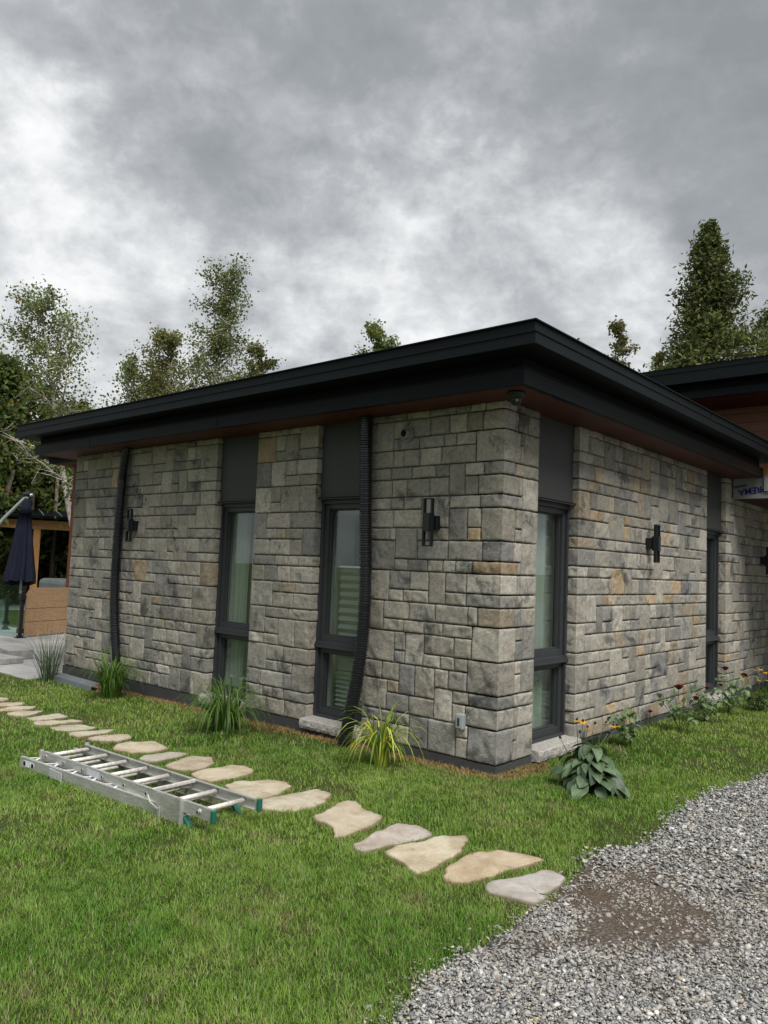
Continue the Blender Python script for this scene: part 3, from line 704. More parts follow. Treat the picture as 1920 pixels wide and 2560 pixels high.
mb = MB(); mb.box((wx0+.3, TY+1.2, 2.6), (2.9, 12.6, Z7-.458)); mb.build('wing_siding', M_siding, house)
# porch canopy in white wrap with printed letters
mb = MB()
mb.box((0.03, 5.45, 2.540), (3.0, 5.50, 2.80)); mb.box((0.03, 5.425, 2.530), (3.0, 5.452, 2.80)); cw = mb.build('porch_canopy_edge', M_wrap, house, bevel=.004)
mb = MB(); mb.box((0.03, 5.50, 2.532), (3.0, 8.6, 2.545)); mb.build('porch_soffit', M_soffit, house)
mb = MB(); mb.box((.03, 5.50, 2.76), (3.0, 8.6, 2.80)); mb.build('porch_roof', M_roof, house)
mb = MB(); mb.box((.40, 5.43, 2.806), (3.0, 5.50, 2.96)); mb.build('porch_timber', M_beam, house)
mb = MB(); mb.box((.405, 5.400, 2.62), (3.0, 5.424, 2.80)); mb.build('wrap_flap', M_wrap, house)
def text(name, body, size, M, m, parent, ext=.001, bold=.0):
    cu = bpy.data.curves.new(name, 'FONT'); cu.body = body; cu.size = size; cu.extrude = ext; cu.offset = bold; cu.align_x = 'CENTER'; cu.align_y = 'CENTER'
    tmp = bpy.data.objects.new(name, cu); COL.objects.link(tmp); bpy.context.view_layer.update()
    me = bpy.data.meshes.new_from_object(tmp.evaluated_get(bpy.context.evaluated_depsgraph_get())); bpy.data.objects.remove(tmp)
    me.name = name; me.materials.clear(); me.materials.append(m)
    o = bpy.data.objects.new(name, me); COL.objects.link(o); o.parent = parent
    o.matrix_parent_inverse = Matrix.Identity(4); o.matrix_basis = M; return o
# text plane facing -Y, upside down: local x -> -X, local y -> -Z
T180 = Matrix(((-1, 0, 0, 0), (0, 0, -1, 0), (0, -1, 0, 0), (0, 0, 0, 1)))
tilt = Matrix.Rotation(R(-8), 4, 'Y')
text('printed_letters', 'SOPREMA', .112, Matrix.Translation((.335, 5.4215, 2.645)) @ tilt @ T180, M_blue, cw, .001, .003)
mb = MB(); Mx = Matrix.Translation((.10, 5.4215, 2.682)) @ tilt
mb.box((-.06, 0, -.006), (.10, .003, .004), Mx); mb.box((-.06, 0, .010), (.10, .003, .020), Mx); mb.build('printed_stripes', M_blue, cw)

# rear porch roof and timber column at the far left end of the house
mb = MB(); mb.box((-12.6, 2.2, 3.44), (-6.7, 6.0, 3.62)); mb.build('rear_porch_roof', M_black, house)
mb = MB(); mb.box((-12.45, 2.35, 3.33), (-6.7, 6.0, 3.437)); mb.build('rear_porch_fascia', M_black, house)
mb = MB(); mb.box((-12.4, 2.40, 3.321), (-6.7, 6.0, 3.329)); mb.build('rear_porch_soffit', M_soffit, house)
mb = MB(); mb.box((-12.20, 2.76, -.11), (-12.05, 2.91, 3.32)); mb.build('rear_porch_column', M_post, house, bevel=.005)

# ================================================================== THINGS ON THE WALLS
def lamp(O, U, N, lab):
    t = empty('wall_lamp', O, lab, 'wall lamp', 'black wall lamps on the stone house')
    fr = ((0, 0, 0), U, N)
    mb = MB(); fbox(mb, fr, -.05, .05, -.055, .01, -.055, .055); mb.build('back_plate', M_lamp, t, bevel=.002)
    mb = MB(); fbox(mb, fr, -.0315, .0315, -.125, -.055, -.073, .073); mb.build('lamp_body', M_lamp, t, bevel=.003)
    mb = MB()
    for s_ in (-1, 1): fbox(mb, fr, s_*.0385-.0065, s_*.0385+.0065, -.112, -.080, -.192, .192)
    fbox(mb, fr, -.032, .032, -.112, -.080, .182, .192); fbox(mb, fr, -.032, .032, -.112, -.080, -.192, -.182)
    mb.build('lamp_frame', M_lamp, t)
    return t
lamp((-.62, -.01, 1.857), LU, LN, 'black open-frame wall lamp between the near hose and the house corner')
lamp((.01, 2.73, 1.829), RU, RN, 'black open-frame wall lamp in the middle of the brownish right wall')
lamp((-5.045, -.01, 1.857), LU, LN, 'black open-frame wall lamp just right of the far black hose')
lamp((.01, 6.75, 1.78), RU, RN, 'black wall lamp under the white-wrapped porch edge at the far right')

def hose(pts, lab, r0=.057):
    P_ = [Vector(p) for p in pts]; out = []
    for i_ in range(len(P_)-1):
        a, b, c, d = P_[max(i_-1, 0)], P_[i_], P_[i_+1], P_[min(i_+2, len(P_)-1)]
        n = max(2, int((c-b).length/.0042))
        for j in range(n):
            t_ = j/n; out.append(.5*((2*b)+(c-a)*t_+(2*a-5*b+4*c-d)*t_*t_+(3*b-a-3*c+d)*t_**3))
    rad = []; s_ = 0
    for i_, p in enumerate(out):
        if i_: s_ += (p-out[i_-1]).length
        ph = (s_/.0205) % 1; rad.append(r0 if ph < .5 else r0-.012)
    mb = MB(); mb.tube(out, rad, 18); o = mb.build('drain_hose', M_hose, None); me = o.data
    meta(o, lab, 'drain hose', 'black corrugated drain hoses down the wall')
hose([(-1.345, -.095, 2.782), (-1.335, -.09, 2.5), (-1.305, -.09, 1.9), (-1.268, -.098, 1.2), (-1.285, -.115, .7), (-1.335, -.14, .3), (-1.385, -.165, -.03)], 'thick black corrugated hose hanging over the window nearer the corner, curving left at its foot')
hose([(-5.235, -.09, 2.782), (-5.30, -.085, 2.4), (-5.325, -.085, 1.45), (-5.29, -.09, .9), (-5.17, -.1, .35), (-5.07, -.12, -.09)], 'thick black corrugated hose down the far left part of the stone wall')

t = empty('security_camera', (.215, -.20, 2.785), 'small black dome camera under the roof corner', 'camera')
mb = MB(); mb.tube([(0, 0, .0), (0, 0, -.012), (0, 0, -.05)], [.062, .064, .050], 24); mb.build('camera_base', M_cam, t, True)
bm = bmesh.new(); bmesh.ops.create_uvsphere(bm, u_segments=20, v_segments=12, radius=.043); me = bpy.data.meshes.new('camera_dome'); bm.to_mesh(me); bm.free(); me.materials.append(M_cam)
o = link('camera_dome', me, t, True); o.location = (0, 0, -.058)
mb = MB(); mb.tube([(.022, -.026, -.066), (.031, -.035, -.069)], .010, 12); mb.build('camera_lens', M_lens, t)

t = empty('wall_vent', (-.93, -.03, 2.60), 'round beige vent hood high on the wall near the hose top', 'vent')
mb = MB(); mb.tube([(0, .02, 0), (0, -.005, 0)], [.064, .064], 28); mb.build('vent_flange', M_vent, t)
mb = MB(); n = 16
pts = [(.055*math.cos(a), -.006, .055*math.sin(a)) for a in np.linspace(0, 2*math.pi, 24, endpoint=False)]
mb.tube([(0, -.004, 0), (0, -.035, 0), (0, -.05, 0)], [.05, .046, .030], 24, False); mb.build('vent_hood', M_vent, t, True)
mb = MB(); mb.tube([(0, -.006, 0), (0, -.010, 0)], [.044, .044], 24); mb.build('vent_flap', M_dark, t)

t = empty('outlet_cover', (-.30, -.025, .342), 'grey weatherproof outlet cover low on the wall near the corner', 'outlet')
mb = MB(); mb.box((-.034, -.03, -.058), (.034, .02, .058)); mb.build('cover_body', M_greybox, t, bevel=.008)
mb = MB(); mb.box((-.024, -.036, -.046), (.024, -.0305, .046)); mb.build('cover_lid', M_greybox, t, bevel=.003)
mb = MB(); mb.box((-.010, -.0375, -.030), (.010, -.0365, .028)); mb.build('cover_slot', M_dark, t)

# folded strip of flashing on the ground by the far left wall
mb = MB()
def P3(a, b): return (a, b)
x0_, x1_ = -6.45, -5.25; zt_ = lambda x: h(x)+.0
vs = []
for x in (x0_, x1_):
    k = 0 if x == x0_ else -.10
    vs += [(x, -.115+k, zt_(x)+.085), (x, -.235+k, zt_(x)+.062), (x, -.245+k, zt_(x)-.01), (x, -.242+k, zt_(x)-.01), (x, -.232+k, zt_(x)+.059), (x, -.115+k, zt_(x)+.082)]
mb.add(vs, [(i_, (i_+1) % 6, 6+(i_+1) % 6, 6+i_) for i_ in range(6)]+[(0, 1, 2, 3, 4, 5), (6, 7, 8, 9, 10, 11)])
meta(mb.build('metal_flashing', M_tin), 'folded grey metal flashing strip lying along the foot of the far wall', 'flashing')

# ================================================================== LADDER
t = empty('extension_ladder', (-1.4, -2.12, -.02), 'aluminium extension ladder with green end caps lying on the lawn', 'ladder')
OFF = Vector((1.4, 2.12, .02))
def lp(x, y, z): return Vector((x, y, z))+OFF
def rail(mb, p0, p1, hgt, open_dir, th=.006, fl=.026):
    """C-channel from p0 to p1 (bottom points), flanges towards open_dir (+1: +y)"""
    p0, p1 = Vector(p0)+OFF, Vector(p1)+OFF; d = (p1-p0).normalized(); side = Vector((0, 0, 1)).cross(d).normalized()*open_dir
    prof = [(0, 0), (fl, 0), (fl, .005), (th, .006), (th, hgt-.006), (fl, hgt-.005), (fl, hgt), (0, hgt)]
    vs = [p+side*a+Vector((0, 0, b)) for p in (p0, p1) for a, b in prof]
    n = 8; mb.add(vs, [(i_, (i_+1) % n, n+(i_+1) % n, n+i_) for i_ in range(n)]+[tuple(range(n))[::-1], tuple(range(n, 2*n))])
bz = lambda x: .004+h(x)                    # ladder beds into the grass
B_n = lambda x: -2.372+(x+2.457)*(.103/1.82); B_f = lambda x: B_n(x)+.415
mb = MB(); rail(mb, (-2.457, B_n(-2.457), bz(-2.457)-.005), (-.634, B_n(-.634), bz(-.6)-.012), .083, 1); br1 = mb.build('base_rail', M_alu, t)
mb = MB(); rail(mb, (-2.457, B_f(-2.457), bz(-2.457)-.005), (-.634, B_f(-.634), bz(-.6)-.012), .083, -1); mb.build('base_rail', M_alu, t)
FH = .064
fz = lambda x: .066+h(x)+(.012*(x+2.3)/1.95)
mb = MB(); rail(mb, (-2.30, -2.281, fz(-2.3)), (-.345, -2.268, fz(-.345)), FH, 1, fl=.02); fr1 = mb.build('upper_rail', M_alu, t)
mb = MB(); rail(mb, (-2.315, -1.950, fz(-2.3)), (-.36, -1.952, fz(-.345)), FH, -1, fl=.02); mb.build('upper_rail', M_alu, t)
xsr = [-2.262, -2.000, -1.742, -1.486, -1.228, -.978, -.726, -.463]
for x in xsr:
    z = fz(x)+FH*.56; mb = MB(); mb.tube([lp(x, -2.272, z), lp(x+.001, -1.958, z)], .0145, 14); mb.build('upper_rung', M_rung, t, True)
    mb = MB(); mb.tube([lp(x-.002, -2.2815, z-.003), lp(x-.002, -2.2845, z-.003)], [.013, .013], 16); q = mb.build('rung_socket', M_alu, t)
    mb = MB(); mb.tube([lp(x-.002, -2.2846, z-.003), lp(x-.002, -2.2852, z-.003)], [.008, .008], 14); mb.build('socket_hole', M_ink, q)
for k in range(8):
    x = -2.33+k*.2435; z = bz(x)+.045
    mb = MB(); mb.tube([lp(x, B_n(x)+.006, z), lp(x, B_f(x)-.006, z)], [.012, .012], 10); rg = mb.build('base_rung', M_rung, t, True)
    if k < 5:
        mb = MB(); zt2 = bz(x)+.0765
        for s_ in (-1, 1):
            mb.add([lp(x+s_*.062, B_n(x)+.008, zt2), lp(x+s_*.044, B_n(x)+.008, zt2), lp(x, B_n(x)+.075, zt2), lp(x, B_n(x)+.098, zt2)], [(0, 1, 2, 3)])
            mb.add([lp(x+s_*.062, B_n(x)+.008, zt2-.004), lp(x+s_*.044, B_n(x)+.008, zt2-.004), lp(x, B_n(x)+.075, zt2-.004), lp(x, B_n(x)+.098, zt2-.004)], [(3, 2, 1, 0)])
        mb.build('rung_brace', M_white, rg)
mb = MB(); mb.box(lp(-.955, -2.262, fz(-.95)+FH*.80), lp(-.93, -1.958, fz(-.95)+FH+.001)); mb.build('cross_bar', M_rung, t)
# guide sleeve gripping both sections at the base end
mb = MB(); a0, a1 = -.86, -.628
vs = []
for x in (a0, a1):
    for dy in (-.008, -.0045):
        vs += [lp(x, B_n(x)+dy, bz(x)+.0), lp(x, -2.274+dy-.010, fz(x)+FH+.003)]
mb.add(vs, [(0, 1, 5, 4), (2, 3, 7, 6), (0, 1, 3, 2), (4, 5, 7, 6), (1, 5, 7, 3), (0, 4, 6, 2)])
mb.build('guide_sleeve', M_alu, t)
mb = MB(); mb.box(lp(-.628, -2.292, bz(-.6)-.005), lp(-.616, -2.262, fz(-.6)+FH+.004)); mb.build('guide_edge', M_alu, t)
mb = MB(); mb.tube([lp(-.93, -2.302, fz(-.9)+.04), lp(-.90, -2.305, fz(-.9)+.005), lp(-.82, -2.302, fz(-.8)-.02)], .005, 6); mb.box(lp(-.822, -2.302, bz(-.8)), lp(-.808, -2.292, fz(-.8)-.01)); mb.build('lock_lever', M_alu, t)
for x in (-2.31,):
    for y, s_ in ((-2.293, 1), (-1.953, 1)):
        mb = MB(); mb.box(lp(x-.028, y, bz(x)+.015), lp(x-.003, y+.022, fz(x)+FH+.006)); mb.build('rail_bracket', M_alu, t, bevel=.002)
for y in (-2.286, -1.966):
    mb = MB(); mb.box(lp(-.3455, y, fz(-.345)-.003), lp(-.325, y+.030, fz(-.345)+FH+.003)); mb.build('end_cap', M_green, t, bevel=.004)
for y in (-2.250, -1.905):
    mb = MB(); Mx = Matrix.Translation(lp(-.612, y, bz(-.6)+.035)) @ Matrix.Rotation(R(38), 4, 'Y')
    mb.box((-.045, -.018, -.012), (.075, .018, .010), Mx); mb.box((-.05, -.021, -.03), (-.02, -.0175, .02), Mx); mb.build('rubber_foot', M_green, t, bevel=.003)
# stickers: a pill-shaped nameplate with upside-down letters, and two plain labels
mb = MB(); yb = B_n(-2.36)-.0015; zc = bz(-2.36)+.040
def pill(mb, cx, cy, cz, hw, hh, dy):
    pts = [(cx+hw-hh+hh*math.cos(a), cz+hh*math.sin(a)) for a in np.linspace(-math.pi/2, math.pi/2, 10)]+[(cx-hw+hh+hh*math.cos(a), cz+hh*math.sin(a)) for a in np.linspace(math.pi/2, 1.5*math.pi, 10)]
    n = len(pts); sl_ = .103/1.82
    vs = [lp(a, cy+(a-cx)*sl_, b) for a, b in pts]+[lp(a, cy+(a-cx)*sl_-dy, b) for a, b in pts]
    mb.add(vs, [tuple(range(n)), tuple(range(n, 2*n))]+[(i_, (i_+1) % n, n+(i_+1) % n, n+i_) for i_ in range(n)])
pill(mb, -2.335, B_n(-2.335)-.0004, zc, .078, .021, .0008); np_ = mb.build('nameplate', M_white, br1)
mb = MB(); pill(mb, -2.335, B_n(-2.335)-.0014, zc, .074, .0175, .0006)
for s_ in (-1, 1): pass
mb.build('nameplate_ground', mat('sticker grey', (.30, .32, .29), .5), np_)
for s_ in (-1, 1):
    mb = MB(); pill(mb, -2.335+s_*.0545, B_n(-2.335+s_*.0545)-.0022, zc, .0165, .0164, .0006); mb.build('nameplate_disc', M_ink, np_)
text('nameplate_letters', 'LITE', .040, Matrix.Translation(lp(-2.335, B_n(-2.335)-.0030, zc)) @ Matrix.Rotation(math.atan(.103/1.82), 4, 'Z') @ T180, M_white, np_, .0006, .0015)
mb = MB(); mb.box(lp(-2.05, -2.372+.407*.0566-.0058, bz(-2)+.008), lp(-1.88, -2.372+.577*.0566-.0098, bz(-2)+.064)); mb.build('label_sticker', mat('pale worn sticker', (.40, .42, .40), .6, var=.25, vscale=60), br1)
mb = MB(); mb.box(lp(-1.69, -2.2795, fz(-1.6)+.010), lp(-1.53, -2.2775, fz(-1.6)+.052)); mb.build('label_sticker', mat('bluish worn sticker', (.47, .49, .52), .5, var=.2, vscale=50), fr1)

# ================================================================== POOL DECK SIDE
DZ = -.088
def slab(name, x0, x1, y0, y1, z0, z1, m):
    mb = MB(); mb.box((x0, y0, z0), (x1, y1, z1)); return mb.build(name, m)
PX0, PX1, PY0, PY1 = -18.5, -12.7, 2.3, 7.0
mb = MB()
for a, b, c, d in ((-40, -6.60, -.48, PY0), (-40, PX0, PY0, PY1), (PX1, -6.60, PY0, PY1), (-40, -6.60, PY1, 16)): mb.box((a, c, -.30), (b, d, DZ))
meta(mb.build('pool_deck', M_deck), kind='structure')
meta(slab('pool_water', PX0-.02, PX1+.02, PY0-.02, PY1+.02, -.6, -.17, M_water), kind='structure')
# stack of pavers
for k, (x, y, z0, z1, a, lab) in enumerate(((-8.35, -.10, DZ, DZ+.085, 8, 'thick grey paver lying lowest in the pair at the left edge'), (-8.75, .28, DZ+.0, DZ+.14, -6, 'grey paver behind the thick one, leaning higher at the left edge'))):
    t = empty('concrete_paver', (x, y, z0), lab, 'paver', 'loose pavers on the pool deck'); t.rotation_euler = (0, 0, R(a))
    mb = MB(); n = 14
    mb.box((-.42, -.17, 0), (.36, .17, z1-z0)); mb.build('paver_body', M_paver, t, bevel=.010)

t = empty('plywood_panel', (-11.35, 1.58, DZ), 'weathered orange plywood panel closing the gap between fence post and house', 'panel')
t.rotation_euler = (0, 0, R(0))
mb = MB()
A = Vector((-11.28, 1.56, 0))-Vector((-11.35, 1.58, 0)); B = Vector((-11.75, 2.78, 0))-Vector((-11.35, 1.58, 0)); nrm = Vector((.02, .006, 0))
mb.add([A+Vector((0, 0, .035)), B+Vector((0, 0, .035)), B+Vector((0, 0, .915)), A+Vector((0, 0, .80)), A+Vector((0, 0, .905))*1 if 0 else A*.93+B*.07+Vector((0, 0, .925)),
        ]+[], [(0, 1, 2, 4, 3)])
vsb = [q-nrm for q in (A+Vector((0, 0, .035)), B+Vector((0, 0, .035)), B+Vector((0, 0, .915)), A+Vector((0, 0, .80)), A*.93+B*.07+Vector((0, 0, .925)))]
mb.add(vsb, [(0, 1, 2, 4, 3)]); mb.add([A+Vector((0, 0, .035)), B+Vector((0, 0, .035)), *vsb[:2]], [(0, 1, 3, 2)])
mb.add([B+Vector((0, 0, .915)), A*.93+B*.07+Vector((0, 0, .925)), vsb[2], vsb[4]], [(0, 1, 3, 2)])
mb.build('board', M_ply, t)
for f_ in (.25, .8):
    q = A.lerp(B, f_); mb = MB(); mb.box(q+Vector((-.03, -.03, 0)), q+Vector((-.0, .03, .12))); mb.build('foot_block', M_ply, t)

def gpost(x, y, lab, hgt=.80):
    t = empty('fence_post', (x, y, DZ), lab, 'fence post', 'black posts of the glass pool fence')
    mb = MB(); mb.box((-.03, -.03, .0), (.03, .03, hgt)); mb.build('shaft', M_lamp, t, bevel=.004)
    mb = MB(); mb.box((-.075, -.075, 0), (.075, .075, .012)); mb.box((-.045, -.045, .012), (.045, .045, .05)); mb.build('foot_plate', M_lamp, t, bevel=.003)
    for z in (.13, hgt-.11):
        mb = MB(); mb.box((-.045, -.05, z-.045), (.055, .05, z+.045)); mb.build('clamp', M_lamp, t, bevel=.003)
gpost(-11.31, 1.50, 'near black fence post at the left edge of the plywood panel', .86)
gpost(-14.17, 2.16, 'farther black fence post standing at the pool edge', .95)
gpost(-13.0, 1.95, 'thin black fence post seen through the glass between the two larger posts', .7)
def gpane(a, b, z0, z1, lab):
    d = (Vector(b)-Vector(a)).normalized(); n_ = Vector((-d.y, d.x, 0))*.006; mb = MB()
    a, b = Vector((*a, 0)), Vector((*b, 0))
    n_ = Vector((n_.x, n_.y, 0)) if n_.length > 0 else Vector((0, .006, 0))
    vs = [p+s_*n_+Vector((0, 0, z)) for z in (z0, z1) for p, s_ in ((a, -1), (b, -1), (b, 1), (a, 1))]
    mb.add(vs, [(3, 2, 1, 0), (4, 5, 6, 7), (0, 1, 5, 4), (1, 2, 6, 5), (2, 3, 7, 6), (3, 0, 4, 7)])
    meta(mb.build('glass_panel', M_fglass), lab, 'glass panel', 'glass panes of the pool fence')
for nm in ():
    pass
def v2(x, y): return (x, y)
_gp = lambda a, b, lab: gpane(Vector((a[0], a[1])), Vector((b[0], b[1])), DZ+.06, DZ+1.08, lab)
class _V(Vector): pass
def gpane(a, b, z0, z1, lab):
    a = Vector((a[0], a[1], 0)); b = Vector((b[0], b[1], 0)); d = (b-a).normalized(); n_ = Vector((-d.y, d.x, 0))*.006; mb = MB()
    vs = [p+n_*s_+Vector((0, 0, z)) for z in (z0, z1) for p, s_ in ((a, -1), (b, -1), (b, 1), (a, 1))]
    mb.add(vs, [(3, 2, 1, 0), (4, 5, 6, 7), (0, 1, 5, 4), (1, 2, 6, 5), (2, 3, 7, 6), (3, 0, 4, 7)])
    meta(mb.build('glass_panel', M_fglass), lab, 'glass panel', 'glass panes of the pool fence')
_gp((-11.38, 1.47), (-13.6, 1.05), 'clear glass pane running left from the near black fence post')
_gp((-14.10, 2.16), (-13.05, 1.97), 'clear glass pane right of the farther fence post')
_gp((-14.24, 2.16), (-16.4, 1.9), 'clear glass pane left of the farther fence post')

# umbrella
t = empty('cantilever_umbrella', (-10.05, .90, DZ), 'closed navy cantilever umbrella hanging from a curved grey arm', 'umbrella')
side = Vector((-.755, -.655, 0))
n = 48; vs = []; zs = [2.43, 2.40, 2.30, 2.17, 2.165, 1.9, 1.6, 1.3, 1.08, .98]; rs = [.03, .06, .095, .125, .10, .135, .175, .215, .245, .255]
for zi, (z, r_) in enumerate(zip(zs, rs)):
    for k in range(n):
        a = 2*math.pi*k/n; fold = 1+(.20 if zi > 3 else .06)*math.cos(a*8+.25*zi)*min(1, zi/4); zz_ = z
        if zi >= 8: zz_ += .015*math.cos(a*8+.25*zi)-.10*(math.cos(a-2.6)*.5+.5)*(zi-7)*.5+.06
        lean = -.03*zi*(.12)
        vs.append((r_*.86*fold*math.cos(a)+side.x*(-lean), r_*.86*fold*math.sin(a)+side.y*(-lean), zz_-DZ-.02))
fs = [(i_*n+k, i_*n+(k+1) % n, (i_+1)*n+(k+1) % n, (i_+1)*n+k) for i_ in range(len(zs)-1) for k in range(n)]+[tuple(range(n))]
mb = MB(); mb.add(vs, fs); mb.build('canopy', M_navy, t, True)
mb = MB(); mb.tube([(0, 0, 2.36-DZ), (0, 0, 2.50-DZ)], .022, 12); mb.tube([(0, 0, .80-DZ), (0, 0, 1.1-DZ)], .02, 10); mb.build('centre_pole', M_steel, t)
AP = [Vector((0, 0, 2.475-DZ))-side*.09, Vector((0, 0, 2.46-DZ)), side*.15+Vector((0, 0, 2.30-DZ)), side*.38+Vector((0, 0, 2.05-DZ)), side*.62+Vector((0, 0, 1.70-DZ)), side*.85+Vector((0, 0, 1.2-DZ)), side*1.0+Vector((0, 0, .5-DZ)), side*1.05+Vector((0, 0, 0.02))]
mb = MB(); mb.tube(AP, .027, 12); mb.build('arm', M_steel, t, True)
mb = MB(); mb.tube([Vector((0, 0, 2.49-DZ))-side*.05, Vector((0, 0, 2.47-DZ))+side*.06], .045, 12); mb.tube([side*.11+Vector((0, 0, 2.28-DZ)), side*.02+Vector((0, 0, 2.22-DZ))], .016, 8); mb.build('arm_joint', M_lamp, t)
mb = MB(); mb.box(side*1.05+Vector((-.4, -.4, 0)), side*1.05+Vector((.4, .4, .06))); mb.build('base_plate', M_lamp, t, bevel=.02)

# timber pavilion beyond the pool
t = empty('timber_pavilion', (-18.8, 5.0, DZ), 'open timber pavilion with dark metal roof beyond the pool', 'pavilion')
Pv = lambda x, y, z: (x+18.8, y-5.0, z-DZ)
dirp = Vector((.36, .93, 0)).normalized(); Mp = Matrix.Rotation(math.atan2(-.36, .93), 4, 'Z')
mb = MB(); mb.box((-.10, -4.2, 2.17-DZ), (.10, 2.4, 2.42-DZ), Mp); mb.build('front_beam', M_beam, t)
mb = MB(); mb.add([Mp @ Vector(q) for q in ((.35, -4.6, 2.47-DZ), (.35, 2.8, 2.47-DZ), (-4.5, 2.8, 3.0-DZ), (-4.5, -4.6, 3.0-DZ), (.35, -4.6, 2.55-DZ), (.35, 2.8, 2.55-DZ), (-4.5, 2.8, 3.10-DZ), (-4.5, -4.6, 3.10-DZ))],
                  [(3, 2, 1, 0), (4, 5, 6, 7), (0, 1, 5, 4), (1, 2, 6, 5), (2, 3, 7, 6), (3, 0, 4, 7)])
rf = mb.build('roof', M_black, t)
mb = MB()
for k in range(16):
    y = -4.5+k*.47; mb.add([Mp @ Vector(q) for q in ((.36, y, 2.552-DZ), (.36, y+.03, 2.552-DZ), (-4.5, y+.03, 3.102-DZ), (-4.5, y, 3.102-DZ), (.36, y, 2.59-DZ), (.36, y+.03, 2.59-DZ), (-4.5, y+.03, 3.14-DZ), (-4.5, y, 3.14-DZ))], [(4, 5, 6, 7), (0, 1, 5, 4), (1, 2, 6, 5), (3, 0, 4, 7)])
mb.build('roof_seams', mat('pale roof seam glint', (.30, .32, .34), .4), rf)  # light glints along the dark roof's seams are put into this pale colour
for (x, y), m_, dd in (((0, .1), M_beam, .09), ((0, 2.05), M_post, .11), ((0, -4.0), M_beam, .09), ((-4.0, .1), M_post, .09), ((-4.0, 2.05), M_post, .09), ((-4.0, -4.0), M_post, .09)):
    mb = MB(); mb.box((x-dd, y-dd, 0), (x+dd, y+dd, 2.165-DZ), Mp); mb.build('post', m_, t)
# rounded grey cover behind the plywood
t = empty('covered_tub', (-13.6, 3.62, DZ), 'rounded grey vinyl cover showing above the plywood panel', 'cover')
mb = MB(); mb.box((-.55, -.55, 0), (.55, .55, 1.02)); mb.build('cover_skirt', M_cover, t, bevel=.10)
mb = MB(); mb.box((-.56, -.012, .3), (.57, .012, 1.026)); mb.build('cover_seam', M_dark, t, bevel=.01)

# ================================================================== TREES
def leafcloud(centers, size, cols, seed, flat=.0, elong=1.0):
    r_ = np.random.default_rng(seed); n = len(centers)
    a = r_.normal(size=(n, 3)); a[:, 2] *= (1-flat); a /= np.linalg.norm(a, axis=1, keepdims=True)
    b = np.cross(a, r_.normal(size=(n, 3))); b /= np.linalg.norm(b, axis=1, keepdims=True)
    s_ = size*r_.uniform(.65, 1.3, (n, 1))
    a = a*s_*elong*.5; b = b*s_*.5/elong**.5
    V_ = np.stack([centers-a, centers+b*.75, centers+a, centers-b*.75], 1).reshape(-1, 3)
    F_ = np.arange(4*n).reshape(n, 4)
    return V_, F_, np.repeat(cols, 4, 0)
def leafcols(n, base, seed, yellow=.1, ycol=(.22, .17, .03), lo=.55, hi=1.35):
    r_ = np.random.default_rng(seed); c = np.array(base)[None]*r_.uniform(lo, hi, (n, 1))
    k = r_.random(n) < yellow; c[k] = np.array(ycol)*r_.uniform(.6, 1.2, (k.sum(), 1)); return c
def broad_tree(name, base, top, seed, lab, leaf=(.07, .10, .022), nb=34, spread=.30, lsize=.10, dens=26, trunk_r=.10, bark=None, yellow=.1, start=.28, bare=0.0, group=None, cat='tree'):
    rn = random.Random(seed); base = Vector(base); top = Vector(top); H = (top-base).length
    t = empty(name, base, lab, cat, group); bark = bark or M_bark_w
    pts = []; n = 12
    for i_ in range(n+1):
        f_ = i_/n; p = (top-base)*f_+Vector((math.sin(f_*5+seed)*.02*H*f_, math.cos(f_*4+seed*2)*.02*H*f_, 0)); pts.append(p)
    mb = MB(); mb.tube(pts, [trunk_r*(1-.93*i_/n)+.006 for i_ in range(n+1)], 8)
    cen = []
    def at_(f_):
        q = f_*n; i_ = min(int(q), n-1); return pts[i_].lerp(pts[i_+1], q-i_)
    for k in range(nb):
        f_ = start+(1-start)*((k+rn.random())/nb)**.9; f_ = min(f_, .985); p = at_(f_); az = rn.uniform(0, 2*math.pi)
        fq = (f_-start)/(1-start); prof = min(1, fq*3.5+.5)*(1-fq)**.75
        ln = H*spread*(.35+.65*prof)*rn.uniform(.55, 1.15)
        d = Vector((math.cos(az), math.sin(az), rn.uniform(.35, 1.1))).normalized(); bp = [p]; seg = 5
        for s_ in range(seg):
            d = (d+Vector((rn.uniform(-.25, .25), rn.uniform(-.25, .25), rn.uniform(-.2, .16)))).normalized(); bp.append(bp[-1]+d*ln/seg)
        r0 = trunk_r*.36*(1-f_*.7)+.006
        mb.tube(bp, [r0*(1-.85*s_/seg)+.003 for s_ in range(seg+1)], 5)
        for s_ in range(1, seg+1):
            for _ in range(3):
                tw = Vector((rn.uniform(-1, 1), rn.uniform(-1, 1), rn.uniform(-.5, .8))).normalized()*ln*rn.uniform(.15, .38)
                a = bp[s_]; b = a+tw
                mb.tube([a, a.lerp(b, .5)+Vector((0, 0, rn.uniform(-.03, .05))), b], [.008, .005, .003], 4, False)
                if rn.random() < bare: continue
                m_ = int(dens*rn.uniform(.25, 1.6))
                for _ in range(m_):
                    u_ = rn.uniform(.15, 1.1); q = a.lerp(b, u_); sg = ln*.075+.045
                    cen.append((q.x+rn.gauss(0, sg), q.y+rn.gauss(0, sg), q.z+rn.gauss(0, sg)))
    mb.build('trunk', bark, t, True)
    cen = np.array(cen); cols = leafcols(len(cen), leaf, seed, yellow)
    cl = vnoise(cen[:, 0]*1.2+cen[:, 2], cen[:, 1]*1.2+cen[:, 2]*.7, seed)[:, None]; cols = cols*(.65+.7*cl)
    V_, F_, C_ = leafcloud(cen, lsize, cols, seed); npmesh('crown', V_, F_, C_, M_leaf, t)
    return t
